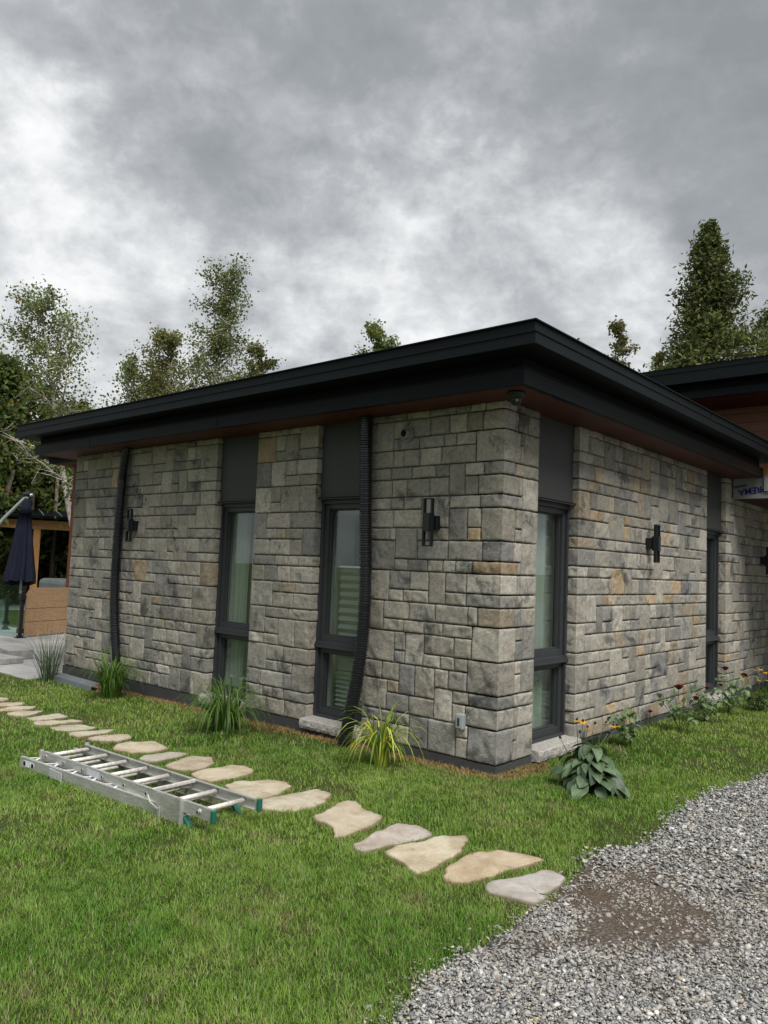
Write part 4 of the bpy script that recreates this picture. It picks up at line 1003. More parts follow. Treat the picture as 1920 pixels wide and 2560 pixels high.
def conifer(name, base, H, Rm, seed, lab, col=(.030, .048, .012), nb=420, per=60, lsize=.15, low=.0, brown=.10, group=None, cat='tree', lean=(0, 0), power=.75):
    rn = random.Random(seed); t = empty(name, base, lab, cat, group)
    mb = MB(); mb.tube([(0, 0, 0), (lean[0]*.5, lean[1]*.5, H*.5), (lean[0], lean[1], H*.98)], [H*.02, H*.011, .012], 8)
    cen = []; dirs = []
    for k in range(nb):
        f_ = low+(1-low)*(1-(1-(k+rn.random())/nb)**1.0); f_ = min(.995, f_)
        az = rn.uniform(0, 2*math.pi); lump = .50+.85*float(vnoise(az*1.3, f_*11, seed))
        ln = Rm*((1-f_)**power)*lump*rn.uniform(.75, 1.12)+.06
        p = Vector((lean[0]*f_, lean[1]*f_, H*f_)); d = Vector((math.cos(az), math.sin(az), rn.uniform(-.1, .25))); seg = 4; bp = [p]
        for s_ in range(seg):
            d = (d+Vector((0, 0, -.12+.14*s_))).normalized(); bp.append(bp[-1]+d*ln/seg)
        if ln > .25: mb.tube(bp, [.018*(1-.7*s_/seg) for s_ in range(seg+1)], 4, False)
        m_ = max(8, int(per*(ln/Rm+.25)))
        for _ in range(m_):
            u_ = rn.uniform(.25, 1.03)**.8; q = u_*seg; i_ = min(int(q), seg-1); a = bp[i_].lerp(bp[i_+1], q-i_)
            sg = .07*ln+.06; drop = abs(rn.gauss(0, .10+.05*ln))
            cen.append((a.x+rn.gauss(0, sg), a.y+rn.gauss(0, sg), a.z-drop+rn.gauss(0, .05)))
    mb.build('trunk', M_bark, t, True)
    cen = np.array(cen); cols = leafcols(len(cen), col, seed, brown, (.085, .060, .018), .5, 1.5)
    cl = vnoise(cen[:, 0]*1.4+cen[:, 2]*.6, cen[:, 1]*1.4+cen[:, 2]*1.1, seed)[:, None]; cols = cols*(.6+.9*cl)
    V_, F_, C_ = leafcloud(cen, lsize, cols, seed, .0, 1.5); npmesh('crown', V_, F_, C_, M_cedar, t)
    return t
conifer('cedar_tree', (-3.15, 14.1, 0), 10.35, 4.0, 11, 'tall pointed cedar above the right wing roof', (.100, .128, .034), 620, 95, .085, .38, .08, power=.95)
conifer('cedar_tree', (-2.3, 18.0, 0), 9.9, 3.6, 12, 'lower bushy cedar at the right edge behind the tall pointed one', (.088, .115, .03), 460, 100, .10, .35, .12)
conifer('cedar_tree', (-4.6, 16.4, 0), 7.9, 1.8, 13, 'short cedar filling in left of the tall pointed cedar', (.088, .115, .03), 260, 80, .10, .4, .12)
broad_tree('birch_tree', (-14.95, 7.6, 0), (-14.65, 8.1, 9.45), 21, 'tallest birch with bare twigs on its right side, above the long roof edge', nb=66, spread=.215, dens=16, lsize=.078, yellow=.08, start=.30, bare=.14, leaf=(.135, .175, .050))
broad_tree('birch_tree', (-16.6, 7.5, 0), (-16.7, 7.9, 8.0), 22, 'shorter reddish-green birch left of the tallest birch', nb=34, spread=.23, dens=27, lsize=.078, leaf=(.14, .155, .045), yellow=.18, start=.3)
broad_tree('birch_tree', (-16.0, 5.4, 0), (-17.3, 3.9, 8.1), 23, 'leaning white-trunked birch at the left with a spreading crown', nb=42, spread=.27, dens=16, lsize=.08, yellow=.1, start=.35, leaf=(.135, .18, .048), trunk_r=.11)
broad_tree('birch_tree', (-17.2, 6.4, 0), (-16.4, 6.3, 6.9), 24, 'slender young birch standing right of the leaning birch', nb=22, spread=.26, dens=15, lsize=.08, start=.45, leaf=(.135, .18, .048), trunk_r=.06)
broad_tree('birch_tree', (-14.3, 1.0, 0), (-14.2, 1.0, 7.2), 25, 'birch cut by the left edge of the view', nb=26, spread=.20, dens=14, lsize=.075, start=.45, leaf=(.135, .18, .048), trunk_r=.10)
broad_tree('small_tree', (-15.6, 10.2, 0), (-15.5, 10.2, 8.2), 26, 'small treetop just right of the tallest birch over the roof edge', nb=20, spread=.13, dens=20, lsize=.09, start=.55, leaf=(.12, .14, .04), trunk_r=.05, bark=M_bark)
broad_tree('small_tree', (-13.0, 12.8, 0), (-13.0, 12.85, 8.9), 27, 'small green treetop peeking over the middle of the long roof edge', nb=20, spread=.15, dens=22, lsize=.10, start=.6, leaf=(.12, .165, .04), trunk_r=.05, bark=M_bark)
broad_tree('small_tree', (-9.4, 22.4, 0), (-9.3, 22.4, 11.0), 28, 'small pointed treetop over the roof right of the corner', nb=22, spread=.11, dens=16, lsize=.11, start=.5, leaf=(.13, .145, .045), trunk_r=.07, bark=M_bark, yellow=.2)
broad_tree('small_tree', (-11.0, 21.9, 0), (-10.9, 21.8, 10.3), 29, 'faint low treetop left of the small pointed one, over the right roof edge', nb=22, spread=.14, dens=18, lsize=.14, start=.5, leaf=(.13, .145, .045), trunk_r=.07, bark=M_bark, yellow=.2)
broad_tree('small_tree', (-7.9, 22.6, 0), (-7.7, 22.6, 9.6), 30, 'half bare treetop between the small pointed tree and the cedars', nb=24, spread=.16, dens=14, lsize=.13, start=.5, leaf=(.13, .145, .045), trunk_r=.07, bark=M_bark, yellow=.25, bare=.4)
FT = [(-20.5, 3.1, 7.3, 2.6, 'dark cedar at the left edge behind the pavilion'), (-21.6, 5.0, 7.6, 2.6, 'dark cedar behind the pavilion roof, second from the left edge'),
      (-21.6, 7.4, 6.6, 2.5, 'dark cedar behind the closed umbrella top'), (-21.3, 9.8, 6.4, 2.5, 'dark cedar beside the far left roof corner'),
      (-20.0, 12.0, 6.2, 2.3, 'dark cedar mostly hidden behind the long roof edge')]
for k, (x, y, H_, r_, lab) in enumerate(FT):
    conifer('cedar_tree', (x, y, 0), H_, r_, 40+k, lab, (.070, .098, .024), 300, 70, .17, .16, .06, power=.45)
broad_tree('birch_tree', (-18.5, 8.6, 0), (-18.4, 8.9, 7.0), 51, 'leafy birch low behind the far roof corner', nb=28, spread=.28, dens=24, lsize=.12, start=.3, leaf=(.06, .075, .018), trunk_r=.06)
broad_tree('bushy_tree', (-17.4, 2.5, 0), (-17.5, 2.4, 5.6), 52, 'bright green leafy tree low at the left edge', nb=30, spread=.30, dens=30, lsize=.12, start=.35, leaf=(.055, .095, .018), trunk_r=.07, bark=M_bark)
rn = random.Random(5)
for k, (x, y) in enumerate(((-20.3, 4.15), (-20.6, 5.6), (-20.2, 6.3), (-19.9, 7.1), (-21.0, 4.8))):
    lab = ['leaning bare trunk left of the umbrella under the pavilion roof', 'straight grey trunk seen just right of the umbrella', 'thin trunk right of the straight grey one', 'thin dark trunk beside the red-brown post', 'thin trunk half behind the umbrella'][k]
    t = empty('bare_trunk', (x, y, DZ), lab, 'tree trunk', 'bare trunks under the trees')
    mb = MB(); ln_ = .5 if k == 0 else rn.uniform(-.15, .15)
    mb.tube([(0, 0, 0), (ln_*.3, ln_*.6, 1.8), (ln_*.8, ln_*1.3, 4.0)], [.14 if k < 2 else .08, .11 if k < 2 else .06, .05], 9); mb.build('trunk', mat('bare bark', (.16, .125, .10), .9, var=.3, vscale=9), t, True)
    mb = MB()
    for _ in range(9):
        z = rn.uniform(.9, 2.4); a = rn.uniform(0, 6.28); p = Vector((0, 0, z)); pts = [p]
        for s_ in range(5): pts.append(pts[-1]+Vector((math.cos(a)*.2, math.sin(a)*.2, .07*math.sin(s_+z)-.06))); a += rn.uniform(-.35, .35)
        mb.tube(pts, [.012, .009, .007, .005, .004, .003], 4)
    mb.build('dead_branches', mat('grey dead twig', (.20, .18, .16), .9), t)
# far wood mass closing the view
r_ = np.random.default_rng(77); n = 60000
cx_ = r_.uniform(-29, -23, n); cy_ = r_.uniform(-3, 26, n); cz_ = r_.uniform(0, 1, n)**.8*(4.9+1.4*vnoise(cy_*.6, cy_*0, 3)+.6*vnoise(cy_*2, 0*cy_, 8))
V_, F_, C_ = leafcloud(np.stack([cx_, cy_, cz_], 1), .34, leafcols(n, (.020, .032, .009), 3, .05, lo=.4, hi=1.3), 3, 0, 1.3)
meta(npmesh('far_woodland', V_, F_, C_, M_cedar), 'dense dark wood closing the view far behind the pool', 'woodland', kind='stuff')
# low shrubs by the pavilion
for k, (x, y, s_, lab) in enumerate(((-19.6, 6.6, .5, 'small bright green shrub right of the grey cover'), (-20.0, 3.9, .6, 'low green shrub at the left edge beyond the pool'))):
    t = empty('shrub', (x, y, DZ), lab, 'shrub')
    n = 1500; c_ = r_.normal(size=(n, 3))*np.array([.35, .35, .28])*s_*1.4+np.array([0, 0, .55]); V_, F_, C_ = leafcloud(c_, .09, leafcols(n, (.06, .11, .02), 5+k), 8+k)
    npmesh('foliage', V_, F_, C_, M_leaf, t); mb = MB(); mb.tube([(0, 0, 0), (0, 0, .6)], .02, 6); mb.build('stem', M_bark, t)

# ================================================================== GARDEN PLANTS
def blade_strip(V_, F_, C_, p, az, ln, lean, droop, wd, col, seg=7, tipcol=None, kink=0):
    b = len(V_); d = Vector((math.cos(az)*lean, math.sin(az)*lean, 1)).normalized(); s_ = Vector((-math.sin(az), math.cos(az), 0)); q = Vector(p)
    for i_ in range(seg+1):
        f_ = i_/seg; w_ = wd*(1-f_**2.2)*.5+.0004; V_ += [tuple(q-s_*w_), tuple(q+s_*w_)]
        c = col if tipcol is None else tuple(a*(1-f_)+b_*f_ for a, b_ in zip(col, tipcol)); C_ += [c, c]
        if i_ < seg: F_.append((b+2*i_, b+2*i_+1, b+2*i_+3, b+2*i_+2))
        d = (d+Vector((math.cos(az)*droop*.35, math.sin(az)*droop*.35, -droop))/seg*(3.6*f_**1.7)).normalized(); q = q+d*ln/seg
def tuft(x, y, seed, lab, nbl, ln, cols, lean=(.05, .4), droop=(.4, 2.2), wd=.008, rad=.05, hgroup='ornamental grass clumps along the wall', name='ornamental_grass', tip=None):
    rn = random.Random(seed); z = h(x)-.01; t = empty(name, (x, y, z), lab, 'ornamental grass', hgroup); V_, F_, C_ = [], [], []
    for _ in range(nbl):
        az = rn.uniform(0, 2*math.pi); r0 = rad*math.sqrt(rn.random()); a2 = az+rn.gauss(0, .5); c = rn.choice(cols); k = rn.uniform(.65, 1.3)
        blade_strip(V_, F_, C_, (r0*math.cos(az), r0*math.sin(az), 0), a2, ln*rn.uniform(.45, 1.1), rn.uniform(*lean), rn.uniform(*droop), wd*rn.uniform(.6, 1.2), tuple(q*k for q in c), 8, tip)
    npmesh('leaves', np.array(V_), np.array(F_), np.array(C_), M_plant, t)
    # stems at the heart of the clump
    mb = MB(); mb.cur = (.10, .12, .05)
    for _ in range(14):
        a = rn.uniform(0, 6.28); mb.tube([(rad*.5*math.cos(a), rad*.5*math.sin(a), 0), (rad*1.4*math.cos(a), rad*1.4*math.sin(a), ln*.5)], [.004, .002], 5)
    mb.build('stems', M_plant, t)
GR = [(.075, .16, .022), (.11, .21, .03), (.055, .12, .02), (.14, .23, .05)]
tuft(-6.42, -.28, 61, 'sparse bluish grass clump at the far left end of the wall', 120, .74, [(.11, .15, .09), (.15, .19, .12), (.07, .10, .05)], (.05, .55), (.1, 1.3), .008, .09)
tuft(-4.74, -.38, 62, 'dense bright green grass clump at the foot of the far hose', 260, .72, [(.085, .17, .022), (.12, .22, .03), (.06, .12, .02)], (.05, .4), (1.0, 3.6), .010, .09)
tuft(-2.52, -.52, 63, 'green arching grass clump in front of the farther window', 300, .74, GR, (.05, .5), (1.8, 5.6), .0095, .09)
tuft(-.74, -.43, 64, 'yellow-green arching grass clump between near hose and corner', 115, .70, [(.42, .48, .05), (.30, .40, .05), (.14, .24, .04), (.50, .52, .08), (.10, .16, .03)], (.02, .32), (1.8, 6.0), .015, .05)

def leaf_mesh(V_, F_, C_, M, ln, wd, col, curl=.5, fold=.25, seg=8, crossn=3):
    b = len(V_); rowsz = 2*crossn+1
    for i_ in range(seg+1):
        f_ = i_/seg; w_ = wd*.5*(math.sin(math.pi*min(1, f_**.72))**.72)+.0006
        ang = -curl*f_*f_; x = ln*f_*math.cos(ang*.6); z = ln*math.sin(ang)*.75*f_
        for j in range(-crossn, crossn+1):
            u_ = j/crossn; V_.append(tuple(M @ Vector((x, u_*w_, z+fold*abs(u_)*w_+.012*wd*10*math.sin(f_*17)*abs(u_)*.04)))); k = .86 if j == 0 else 1.0; C_.append(tuple(q*(1.18 if j == 0 else k) for q in col))
    for i_ in range(seg):
        for j in range(rowsz-1): F_.append((b+i_*rowsz+j, b+i_*rowsz+j+1, b+(i_+1)*rowsz+j+1, b+(i_+1)*rowsz+j))
# the broad-leaved plant at the corner window
t = empty('broadleaf_plant', (.66, .20, 0), 'mound of broad grey-green drooping leaves in front of the corner window', 'plant')
V_, F_, C_ = [], [], []; rn = random.Random(9); mb = MB(); mb.cur = (.09, .11, .05)
for k in range(84):
    tier = k/84; az = k*2.39996+rn.uniform(-.3, .3); out = .30*(1-tier*.85)*rn.uniform(.65, 1.1); zz_ = .05+.27*tier*rn.uniform(.8, 1.1); ln = rn.uniform(.115, .17)*(1-.2*tier)
    pitch = R(rn.uniform(-5, 50))*(1-tier*.7)+R(2); p = Vector((out*math.cos(az)*.62, out*math.sin(az)*.62, zz_))
    M_ = Matrix.Translation(p) @ Matrix.Rotation(az, 4, 'Z') @ Matrix.Rotation(pitch, 4, 'Y') @ Matrix.Rotation(rn.uniform(-.5, .5), 4, 'X')
    g = rn.uniform(.6, 1.3); leaf_mesh(V_, F_, C_, M_, ln, ln*rn.uniform(.58, .76), (.082*g, .128*g, .064*g), rn.uniform(.1, 1.3), rn.uniform(.12, .4))
    mb.tube([(0, 0, 0), p*.5+Vector((0, 0, .05)), p], [.004, .003, .002], 5)
npmesh('leaves', np.array(V_), np.array(F_), np.array(C_), M_bigleaf, t, True); mb.build('stalks', M_plant, t)

def daisy(mb, M, r_, n=11, cone=True):
    mb.m = 0
    for k in range(n):
        a = 2*math.pi*k/n; ca, sa = math.cos(a), math.sin(a); w_ = r_*.24
        pts = [(r_*.2, -w_*.5, 0), (r_*.2, w_*.5, 0), (r_*.7, w_, -r_*.10), (r_*.7, -w_, -r_*.10), (r_, w_*.35, -r_*.38), (r_, -w_*.35, -r_*.38)]
        mb.cur = (.62, .33, .008) if k % 3 else (.52, .25, .006)
        mb.add([M @ Vector((x*ca-y*sa, x*sa+y*ca, z)) for x, y, z in pts], [(0, 1, 2, 3), (3, 2, 4, 5)])
def rudbeckia(x, y, heads, lab, seed, leafy):
    rn = random.Random(seed); t = empty('black_eyed_susan', (x, y, h(x)), lab, 'flower', 'black-eyed susans by the right wall')
    st = MB(); st.cur = (.08, .12, .04)
    for hx, hy, hz, open_ in heads:
        p = Vector((hx, hy, hz)); st.tube([(hx*.25, hy*.25, 0), (hx*.6, hy*.55, hz*.55), p], [.003, .0025, .002], 5)
        fl = MB(); M_ = Matrix.Translation(p) @ Matrix.Rotation(rn.uniform(-.35, .35), 4, 'X') @ Matrix.Rotation(rn.uniform(-.35, .35), 4, 'Y')
        if open_: daisy(fl, M_, rn.uniform(.023, .029))
        fl.cur = (.012, .006, .008)
        fl.tube([M_ @ Vector((0, 0, -.003)), M_ @ Vector((0, 0, .005)), M_ @ Vector((0, 0, .012)), M_ @ Vector((0, 0, .017))], [.009, .0105, .008, .003], 10)
        fl.build('flower_head', M_petal, t)
    st.build('stems', M_plant, t)
    V_, F_, C_ = [], [], []
    for k in range(leafy):
        az = rn.uniform(0, 6.28); M_ = Matrix.Translation((rn.uniform(-.1, .1), rn.uniform(-.12, .12), rn.uniform(.03, .20))) @ Matrix.Rotation(az, 4, 'Z') @ Matrix.Rotation(rn.uniform(-.6, .6), 4, 'Y')
        g = rn.uniform(.6, 1.2); leaf_mesh(V_, F_, C_, M_, rn.uniform(.06, .11), .035, (.045*g, .085*g, .025*g), .6, .2, 5, 2)
    npmesh('leaves', np.array(V_), np.array(F_), np.array(C_), M_plant, t, True)
rudbeckia(.42, .50, [(-.02, -.02, .40, 1), (.015, .01, .395, 1), (.06, .0, .355, 1), (.02, .40, .33, 1), (.05, .46, .31, 1), (.07, .50, .305, 1), (.06, .12, .37, 0), (.0, -.0, .31, 0), (-.10, -.12, .27, 0), (.09, .30, .28, 0)],
          'orange-yellow black-eyed susans rising behind the broad-leaved plant', 71, 14)
rudbeckia(.52, 4.75, [(-.12, .0, .36, 1), (-.05, .05, .46, 1), (0, .1, .47, 1), (.05, .1, .44, 1), (.02, -.05, .36, 1), (.10, .0, .36, 1), (.16, .05, .34, 1), (-.15, .08, .37, 0), (.12, .1, .46, 1), (.2, -.05, .40, 1), (.18, .14, .42, 1)],
          'orange-yellow black-eyed susans at the far right edge by the porch', 72, 60)
def rose(x, y, seed, nst, hgt, blooms, lab):
    rn = random.Random(seed); t = empty('red_flower_plant', (x, y, 0), lab, 'flowering plant', 'pale green plants with dark red blooms by the right wall'); st = MB(); st.cur = (.10, .16, .05)
    V_, F_, C_ = [], [], []
    for k in range(nst):
        a = rn.uniform(0, 6.28); hh_ = hgt*rn.uniform(.6, 1.05); out = rn.uniform(.05, .26)
        pts = [Vector((0, 0, 0)), Vector((out*.4*math.cos(a), out*.4*math.sin(a), hh_*.5)), Vector((out*math.cos(a), out*math.sin(a), hh_))]
        st.tube(pts, [.0035, .0028, .0018], 5)
        for j in range(11):
            f_ = rn.uniform(.35, 1.02); q = pts[0].lerp(pts[1], f_*2) if f_ < .5 else pts[1].lerp(pts[2], (f_-.5)*2)
            M_ = Matrix.Translation(q) @ Matrix.Rotation(rn.uniform(0, 6.28), 4, 'Z') @ Matrix.Rotation(rn.uniform(-.2, .7), 4, 'Y') @ Matrix.Translation((.02, 0, 0))
            g = rn.uniform(.7, 1.25); ln = rn.uniform(.045, .075); leaf_mesh(V_, F_, C_, M_, ln, ln*.72, (.155*g, .225*g, .105*g), rn.uniform(.1, .6), .15, 5, 2)
    npmesh('leaves', np.array(V_), np.array(F_), np.array(C_), M_plant, t, True); st.build('stems', M_plant, t)
    for bx, by, bz_, r_ in blooms:
        mb = MB()
        for ringi in range(4):
            for k in range(5):
                a = 2*math.pi*k/5+ringi*.6; rr = r_*(.35+.22*ringi); M_ = Matrix.Translation((bx, by, bz_)) @ Matrix.Rotation(a, 4, 'Z')
                z0 = -.4*r_; w_ = rr*.9
                pts = [(rr*.3, -w_*.3, z0), (rr*.3, w_*.3, z0), (rr*.95, w_*.75, z0+r_*.8), (rr*.95, -w_*.75, z0+r_*.8), (rr*(1.05+.12*ringi), w_*.45, z0+r_*(1.35-.12*ringi)), (rr*(1.05+.12*ringi), -w_*.45, z0+r_*(1.35-.12*ringi))]
                mb.add([M_ @ Vector(q) for q in pts], [(0, 1, 2, 3), (3, 2, 4, 5)])
        mb.build('bloom', M_red, t)
        st2 = MB(); st2.cur = (.10, .16, .05); st2.tube([(bx*.3, by*.3, 0), (bx*.8, by*.8, bz_*.6), (bx, by, bz_-.3*r_)], [.003, .0025, .002], 5); st2.build('bloom_stem', M_plant, t)
rose(.30, 1.72, 81, 9, .34, [(.10, .16, .30, .018)], 'low pale-leaved plant nearest the corner with one small dark bud')
rose(.38, 2.70, 82, 7, .42, [(-.02, -.02, .43, .036), (.10, .10, .33, .030)], 'sparse pale-leaved plant carrying two dark red blooms')
rose(.36, 3.45, 83, 12, .40, [(-.05, .2, .33, .02)], 'dense leafy plant between the two-bloom plant and the far window sill')
rose(.36, 4.20, 84, 9, .50, [(-.02, -.05, .50, .032), (.10, .22, .42, .032), (-.03, -.16, .33, .02)], 'tall pale-leaved plant by the far window with dark red blooms')

# ================================================================== GRASS, STRAW, GRAVEL
def inside(P_, poly):
    x, y = P_[:, 0], P_[:, 1]; r0 = np.zeros(len(P_), bool); n = len(poly)
    for i_ in range(n):
        x1, y1 = poly[i_]; x2, y2 = poly[(i_+1) % n]
        c = ((y1 > y) != (y2 > y)) & (x < (x2-x1)*(y-y1)/(y2-y1+1e-12)+x1); r0 ^= c
    return r0
camp = np.array([3.1107, -4.9127]); yaw = .718
def wedge(n, r0, r1, seed, half=.60):
    g = np.random.default_rng(seed); rr = np.sqrt(g.uniform(r0*r0, r1*r1, n)); a = yaw+g.uniform(-half, half, n)
    return np.stack([camp[0]-np.sin(a)*rr, camp[1]+np.cos(a)*rr], 1), rr
def lawn_mask(P_):
    x, y = P_[:, 0], P_[:, 1]
    m = (x < edge_x(y)+.02+np.random.default_rng(3).normal(0, .045, len(x))) & ~((x > -L-.02) & (x < .02) & (y > -.02)) & ~((x < -6.55) & (y > -.50))
    for q in flag_polys:
        c = q.mean(0); nr = (np.abs(x-c[0]) < .4) & (np.abs(y-c[1]) < .4); ii = np.where(nr & m)[0]
        if len(ii): k_ = inside(P_[ii], c+(q-c)*.93); m[ii[k_]] = False
    # straw strip along the wall foot, and bare rings round the clumps
    return m
def strawness(P_):
    x, y = P_[:, 0], P_[:, 1]
    s1 = np.clip((y+.24+.16*(vnoise(x*3, 0*x, 2)-.5)*2)/.10, 0, 1)*(x < .12)*(x > -6.3)*(y < .05)
    s2 = np.clip((.20-x+.14*(vnoise(y*3, 0*x, 6)-.5)*2)/.08, 0, 1)*(y > -.1)*(x > -.1)*(y < .75)
    s1 = s1*(vnoise(x*1.7, 0*x, 12) > .22)
    return np.maximum(s1, s2)
def blades(P_, rr, seed, ln, wd, straw=False, cfun=None):
    g = np.random.default_rng(seed); n = len(P_); az = g.uniform(0, 2*np.pi, n)
    # neighbouring blades lie over the same way
    az = np.where(g.random(n) < .28, vnoise(P_[:, 0]*9, P_[:, 1]*9, 21)*4*np.pi+g.normal(0, .5, n), az)
    z = lawn_h(P_[:, 0], P_[:, 1])-.004; L_ = ln*g.uniform(.45, 1.25, n); lean = np.abs(g.normal(.55, .35, n)); dr = np.abs(g.normal(.6, .4, n))
    if straw: lean = lean*2.2+.6
    W_ = wd*g.uniform(.7, 1.3, n); dx, dy = np.cos(az), np.sin(az); sx, sy = -dy*W_*.5, dx*W_*.5
    p0 = np.stack([P_[:, 0], P_[:, 1], z], 1)
    nrm1 = np.sqrt(1+lean**2); p1 = p0+np.stack([dx*lean/nrm1, dy*lean/nrm1, 1/nrm1], 1)*(L_*.5)[:, None]
    l2 = lean+dr; nrm2 = np.sqrt(1+l2**2); p2 = p1+np.stack([dx*l2/nrm2, dy*l2/nrm2, .9/nrm2], 1)*(L_*.5)[:, None]
    s_ = np.stack([sx, sy, np.zeros(n)], 1)
    V_ = np.stack([p0-s_, p0+s_, p1-s_*.8, p1+s_*.8, p2-s_*.12, p2+s_*.12], 1).reshape(-1, 3)
    b = np.arange(n)[:, None]*6; F_ = np.concatenate([b+np.array([[0, 1, 3, 2]]), b+np.array([[2, 3, 5, 4]])], 0)
    C_ = cfun(P_, g, n)
    C_ = np.stack([C_*.72, C_*.72, C_, C_, C_*1.12, C_*1.12], 1).reshape(-1, 3) if 0 else np.repeat(C_, 6, 0)
    return V_, F_, C_
def grass_col(P_, g, n):
    big_ = vnoise(P_[:, 0]*1.1, P_[:, 1]*1.1, 31); md_ = vnoise(P_[:, 0]*4, P_[:, 1]*4, 33); fn = vnoise(P_[:, 0]*14, P_[:, 1]*14, 35)
    t_ = np.clip(.10+.95*big_+.6*(md_-.5)+.4*(fn-.5), 0, 1)[:, None]
    c = np.array([[.082, .205, .014]])*(1-t_)+np.array([[.225, .335, .055]])*t_
    c = c*g.uniform(.62, 1.30, (n, 1)); pale = g.random(n) < (.07+.14*np.clip(md_-.4, 0, 1)); c[pale] = np.array([.34, .36, .16])*g.uniform(.6, 1.15, (pale.sum(), 1))
    dead = g.random(n) < (.04+.70*np.clip(fn+md_-1.2, 0, 1)); c[dead] = np.array([.24, .19, .10])*g.uniform(.6, 1.2, (dead.sum(), 1)); return c
def straw_col(P_, g, n): return np.array([[.30, .185, .085]])*g.uniform(.5, 1.35, (n, 1))
GV, GF, GC = [], [], []; gb = 0
for n_, r0, r1, ln, wd, sd_ in ((250000, 1.9, 4.0, .035, .0030, 1), (310000, 4.0, 6.5, .036, .0040, 2), (180000, 6.5, 10.0, .040, .0062, 3), (60000, 10, 14, .05, .010, 4)):
    P_, rr = wedge(n_, r0, r1, sd_); m = lawn_mask(P_)
    tuftn = vnoise(P_[:, 0]*7, P_[:, 1]*7, 44); g = np.random.default_rng(sd_+9)
    m &= g.random(len(P_)) < (.45+.8*tuftn)*(1-.75*np.clip((vnoise(P_[:, 0]*2.3, P_[:, 1]*2.3, 71)-.72)/.15, 0, 1))
    sn = strawness(P_); m &= g.random(len(P_)) > sn*.93
    P_ = P_[m]; scl = .75+.55*vnoise(P_[:, 0]*5, P_[:, 1]*5, 45)
    V_, F_, C_ = blades(P_, None, sd_+20, ln*scl, wd, cfun=grass_col); GV.append(V_); GF.append(F_+gb); GC.append(C_); gb += len(V_)
meta(npmesh('grass', np.concatenate(GV), np.concatenate(GF), np.concatenate(GC), M_grass), 'short green lawn grass around the house and path', 'grass', kind='stuff')
SVs, SFs, SCs = [], [], []; gb = 0
g = np.random.default_rng(99)
n = 90000; P_ = np.stack([g.uniform(-6.5, .5, n), g.uniform(-.5, .75, n)], 1); sn = strawness(P_); m = (g.random(n) < sn) & ~((P_[:, 0] < -.0) & (P_[:, 1] > -.012)) ; P_ = P_[m]
V_, F_, C_ = blades(P_, None, 98, .045, .0030, True, straw_col)
meta(npmesh('straw_mulch', V_, F_, C_, M_straw), 'brown dead straw along the foot of the wall', 'straw', kind='stuff')

# gravel stones
protos = []
g = np.random.default_rng(12)
for k in range(24):
    bm = bmesh.new(); pts = g.normal(size=(11, 3)); pts /= np.linalg.norm(pts, axis=1, keepdims=True); pts *= np.array([1, g.uniform(.55, .9), g.uniform(.28, .55)])*g.uniform(.8, 1.1, (11, 1))
    for p in pts: bm.verts.new(p)
    bmesh.ops.convex_hull(bm, input=bm.verts); 
    loose = [v for v in bm.verts if not v.link_faces]; bmesh.ops.delete(bm, geom=loose, context='VERTS'); bmesh.ops.triangulate(bm, faces=bm.faces)
    bm.verts.index_update(); protos.append((np.array([v.co[:] for v in bm.verts]), np.array([[v.index for v in f_.verts] for f_ in bm.faces]))); bm.free()
def soilness(P_):
    dx = (P_[:, 0]-1.58)*1.75; dy = (P_[:, 1]+1.50)*1.5; r0 = np.sqrt(dx*dx+dy*dy)+(fbm(P_[:, 0]*3.2, P_[:, 1]*3.2, 17)-.47)*2.2
    return np.clip((1.35-r0)/.8, 0, 1)
GV, GF, GC = [], [], []; gb = 0
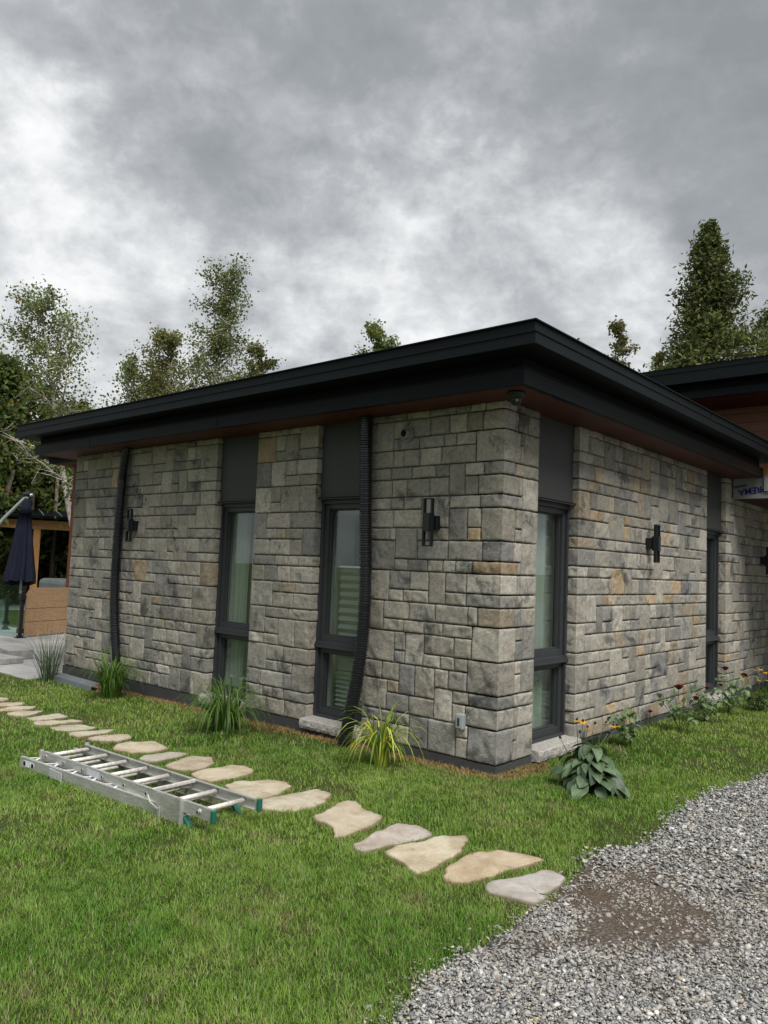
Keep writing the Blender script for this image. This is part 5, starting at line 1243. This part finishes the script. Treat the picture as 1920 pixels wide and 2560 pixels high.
for n_, r0, r1, sz, sd_ in ((125000, 1.6, 4.0, .0077, 1), (120000, 4.0, 7.5, .0096, 2), (52000, 7.5, 14, .015, 3)):
    g = np.random.default_rng(sd_+50); rr = np.sqrt(g.uniform(r0*r0, r1*r1, n_)); a = yaw+g.uniform(-.75, .12, n_)
    P_ = np.stack([camp[0]-np.sin(a)*rr, camp[1]+np.cos(a)*rr], 1)
    ex = P_[:, 0]-edge_x(P_[:, 1]); m = ex > g.normal(.02, .05, n_); sp = soilness(P_); m &= g.random(n_) > sp*(.62+.45*vnoise(P_[:, 0]*6, P_[:, 1]*6, 61))
    for q in flag_polys[:3]: m &= ~inside(P_, q)
    P_ = P_[m]; n = len(P_)
    size = sz*np.exp(np.minimum(g.normal(0, .42, n), .95)); pid = g.integers(0, 24, n)
    zed = drive_z(P_[:, 0], P_[:, 1], P_[:, 0]-edge_x(P_[:, 1]))+.001+g.uniform(-.001, .014, n)*(1-soilness(P_))
    pal = np.array([(.255, .255, .25), (.32, .318, .305), (.40, .39, .365), (.18, .18, .178), (.46, .44, .40), (.56, .545, .51), (.37, .32, .25), (.30, .23, .18)])
    pi_ = g.choice(8, n, p=[.24, .24, .20, .09, .11, .05, .05, .02]); col = pal[pi_]*g.uniform(.60, 1.12, (n, 1)); sl2 = soilness(P_)[:, None]*.45; col = col*(1-sl2)+np.array([[.20, .165, .13]])*sl2
    for k in range(24):
        ii = np.where(pid == k)[0]; pv, pf = protos[k]; a_ = g.uniform(0, 6.28, len(ii)); tl = g.normal(0, .28, (len(ii), 2))
        v0 = pv[None]*size[ii][:, None, None]; ca, sa = np.cos(a_)[:, None], np.sin(a_)[:, None]
        x = v0[:, :, 0]*ca-v0[:, :, 1]*sa; y = v0[:, :, 0]*sa+v0[:, :, 1]*ca; z = v0[:, :, 2]+x*tl[:, :1]+y*tl[:, 1:]
        V_ = np.stack([x+P_[ii, 0][:, None], y+P_[ii, 1][:, None], z+zed[ii][:, None]], -1).reshape(-1, 3)
        F_ = (pf[None]+(np.arange(len(ii))*len(pv))[:, None, None]).reshape(-1, 3)+gb
        GV.append(V_); GF.append(F_); GC.append(np.repeat(col[ii], len(pv), 0)); gb += len(V_)
meta(npmesh('gravel', np.concatenate(GV), np.concatenate(GF), np.concatenate(GC), M_gravel), 'loose grey and white crushed gravel of the drive', 'gravel', kind='stuff')
# stray bits
mb = MB(); mb.add([(1.815, -2.54, .032), (1.830, -2.545, .032), (1.79, -2.625, .032), (1.785, -2.62, .032), (1.815, -2.54, .037), (1.830, -2.545, .037), (1.79, -2.625, .037), (1.785, -2.62, .037)], [(3, 2, 1, 0), (4, 5, 6, 7), (0, 1, 5, 4), (1, 2, 6, 5), (2, 3, 7, 6), (3, 0, 4, 7)])
meta(mb.build('wood_splinter', mat('fresh split wood', (.55, .36, .16), .7)), 'pale wood splinter lying on the gravel near the bottom edge', 'splinter')
S.render.engine = 'CYCLES'
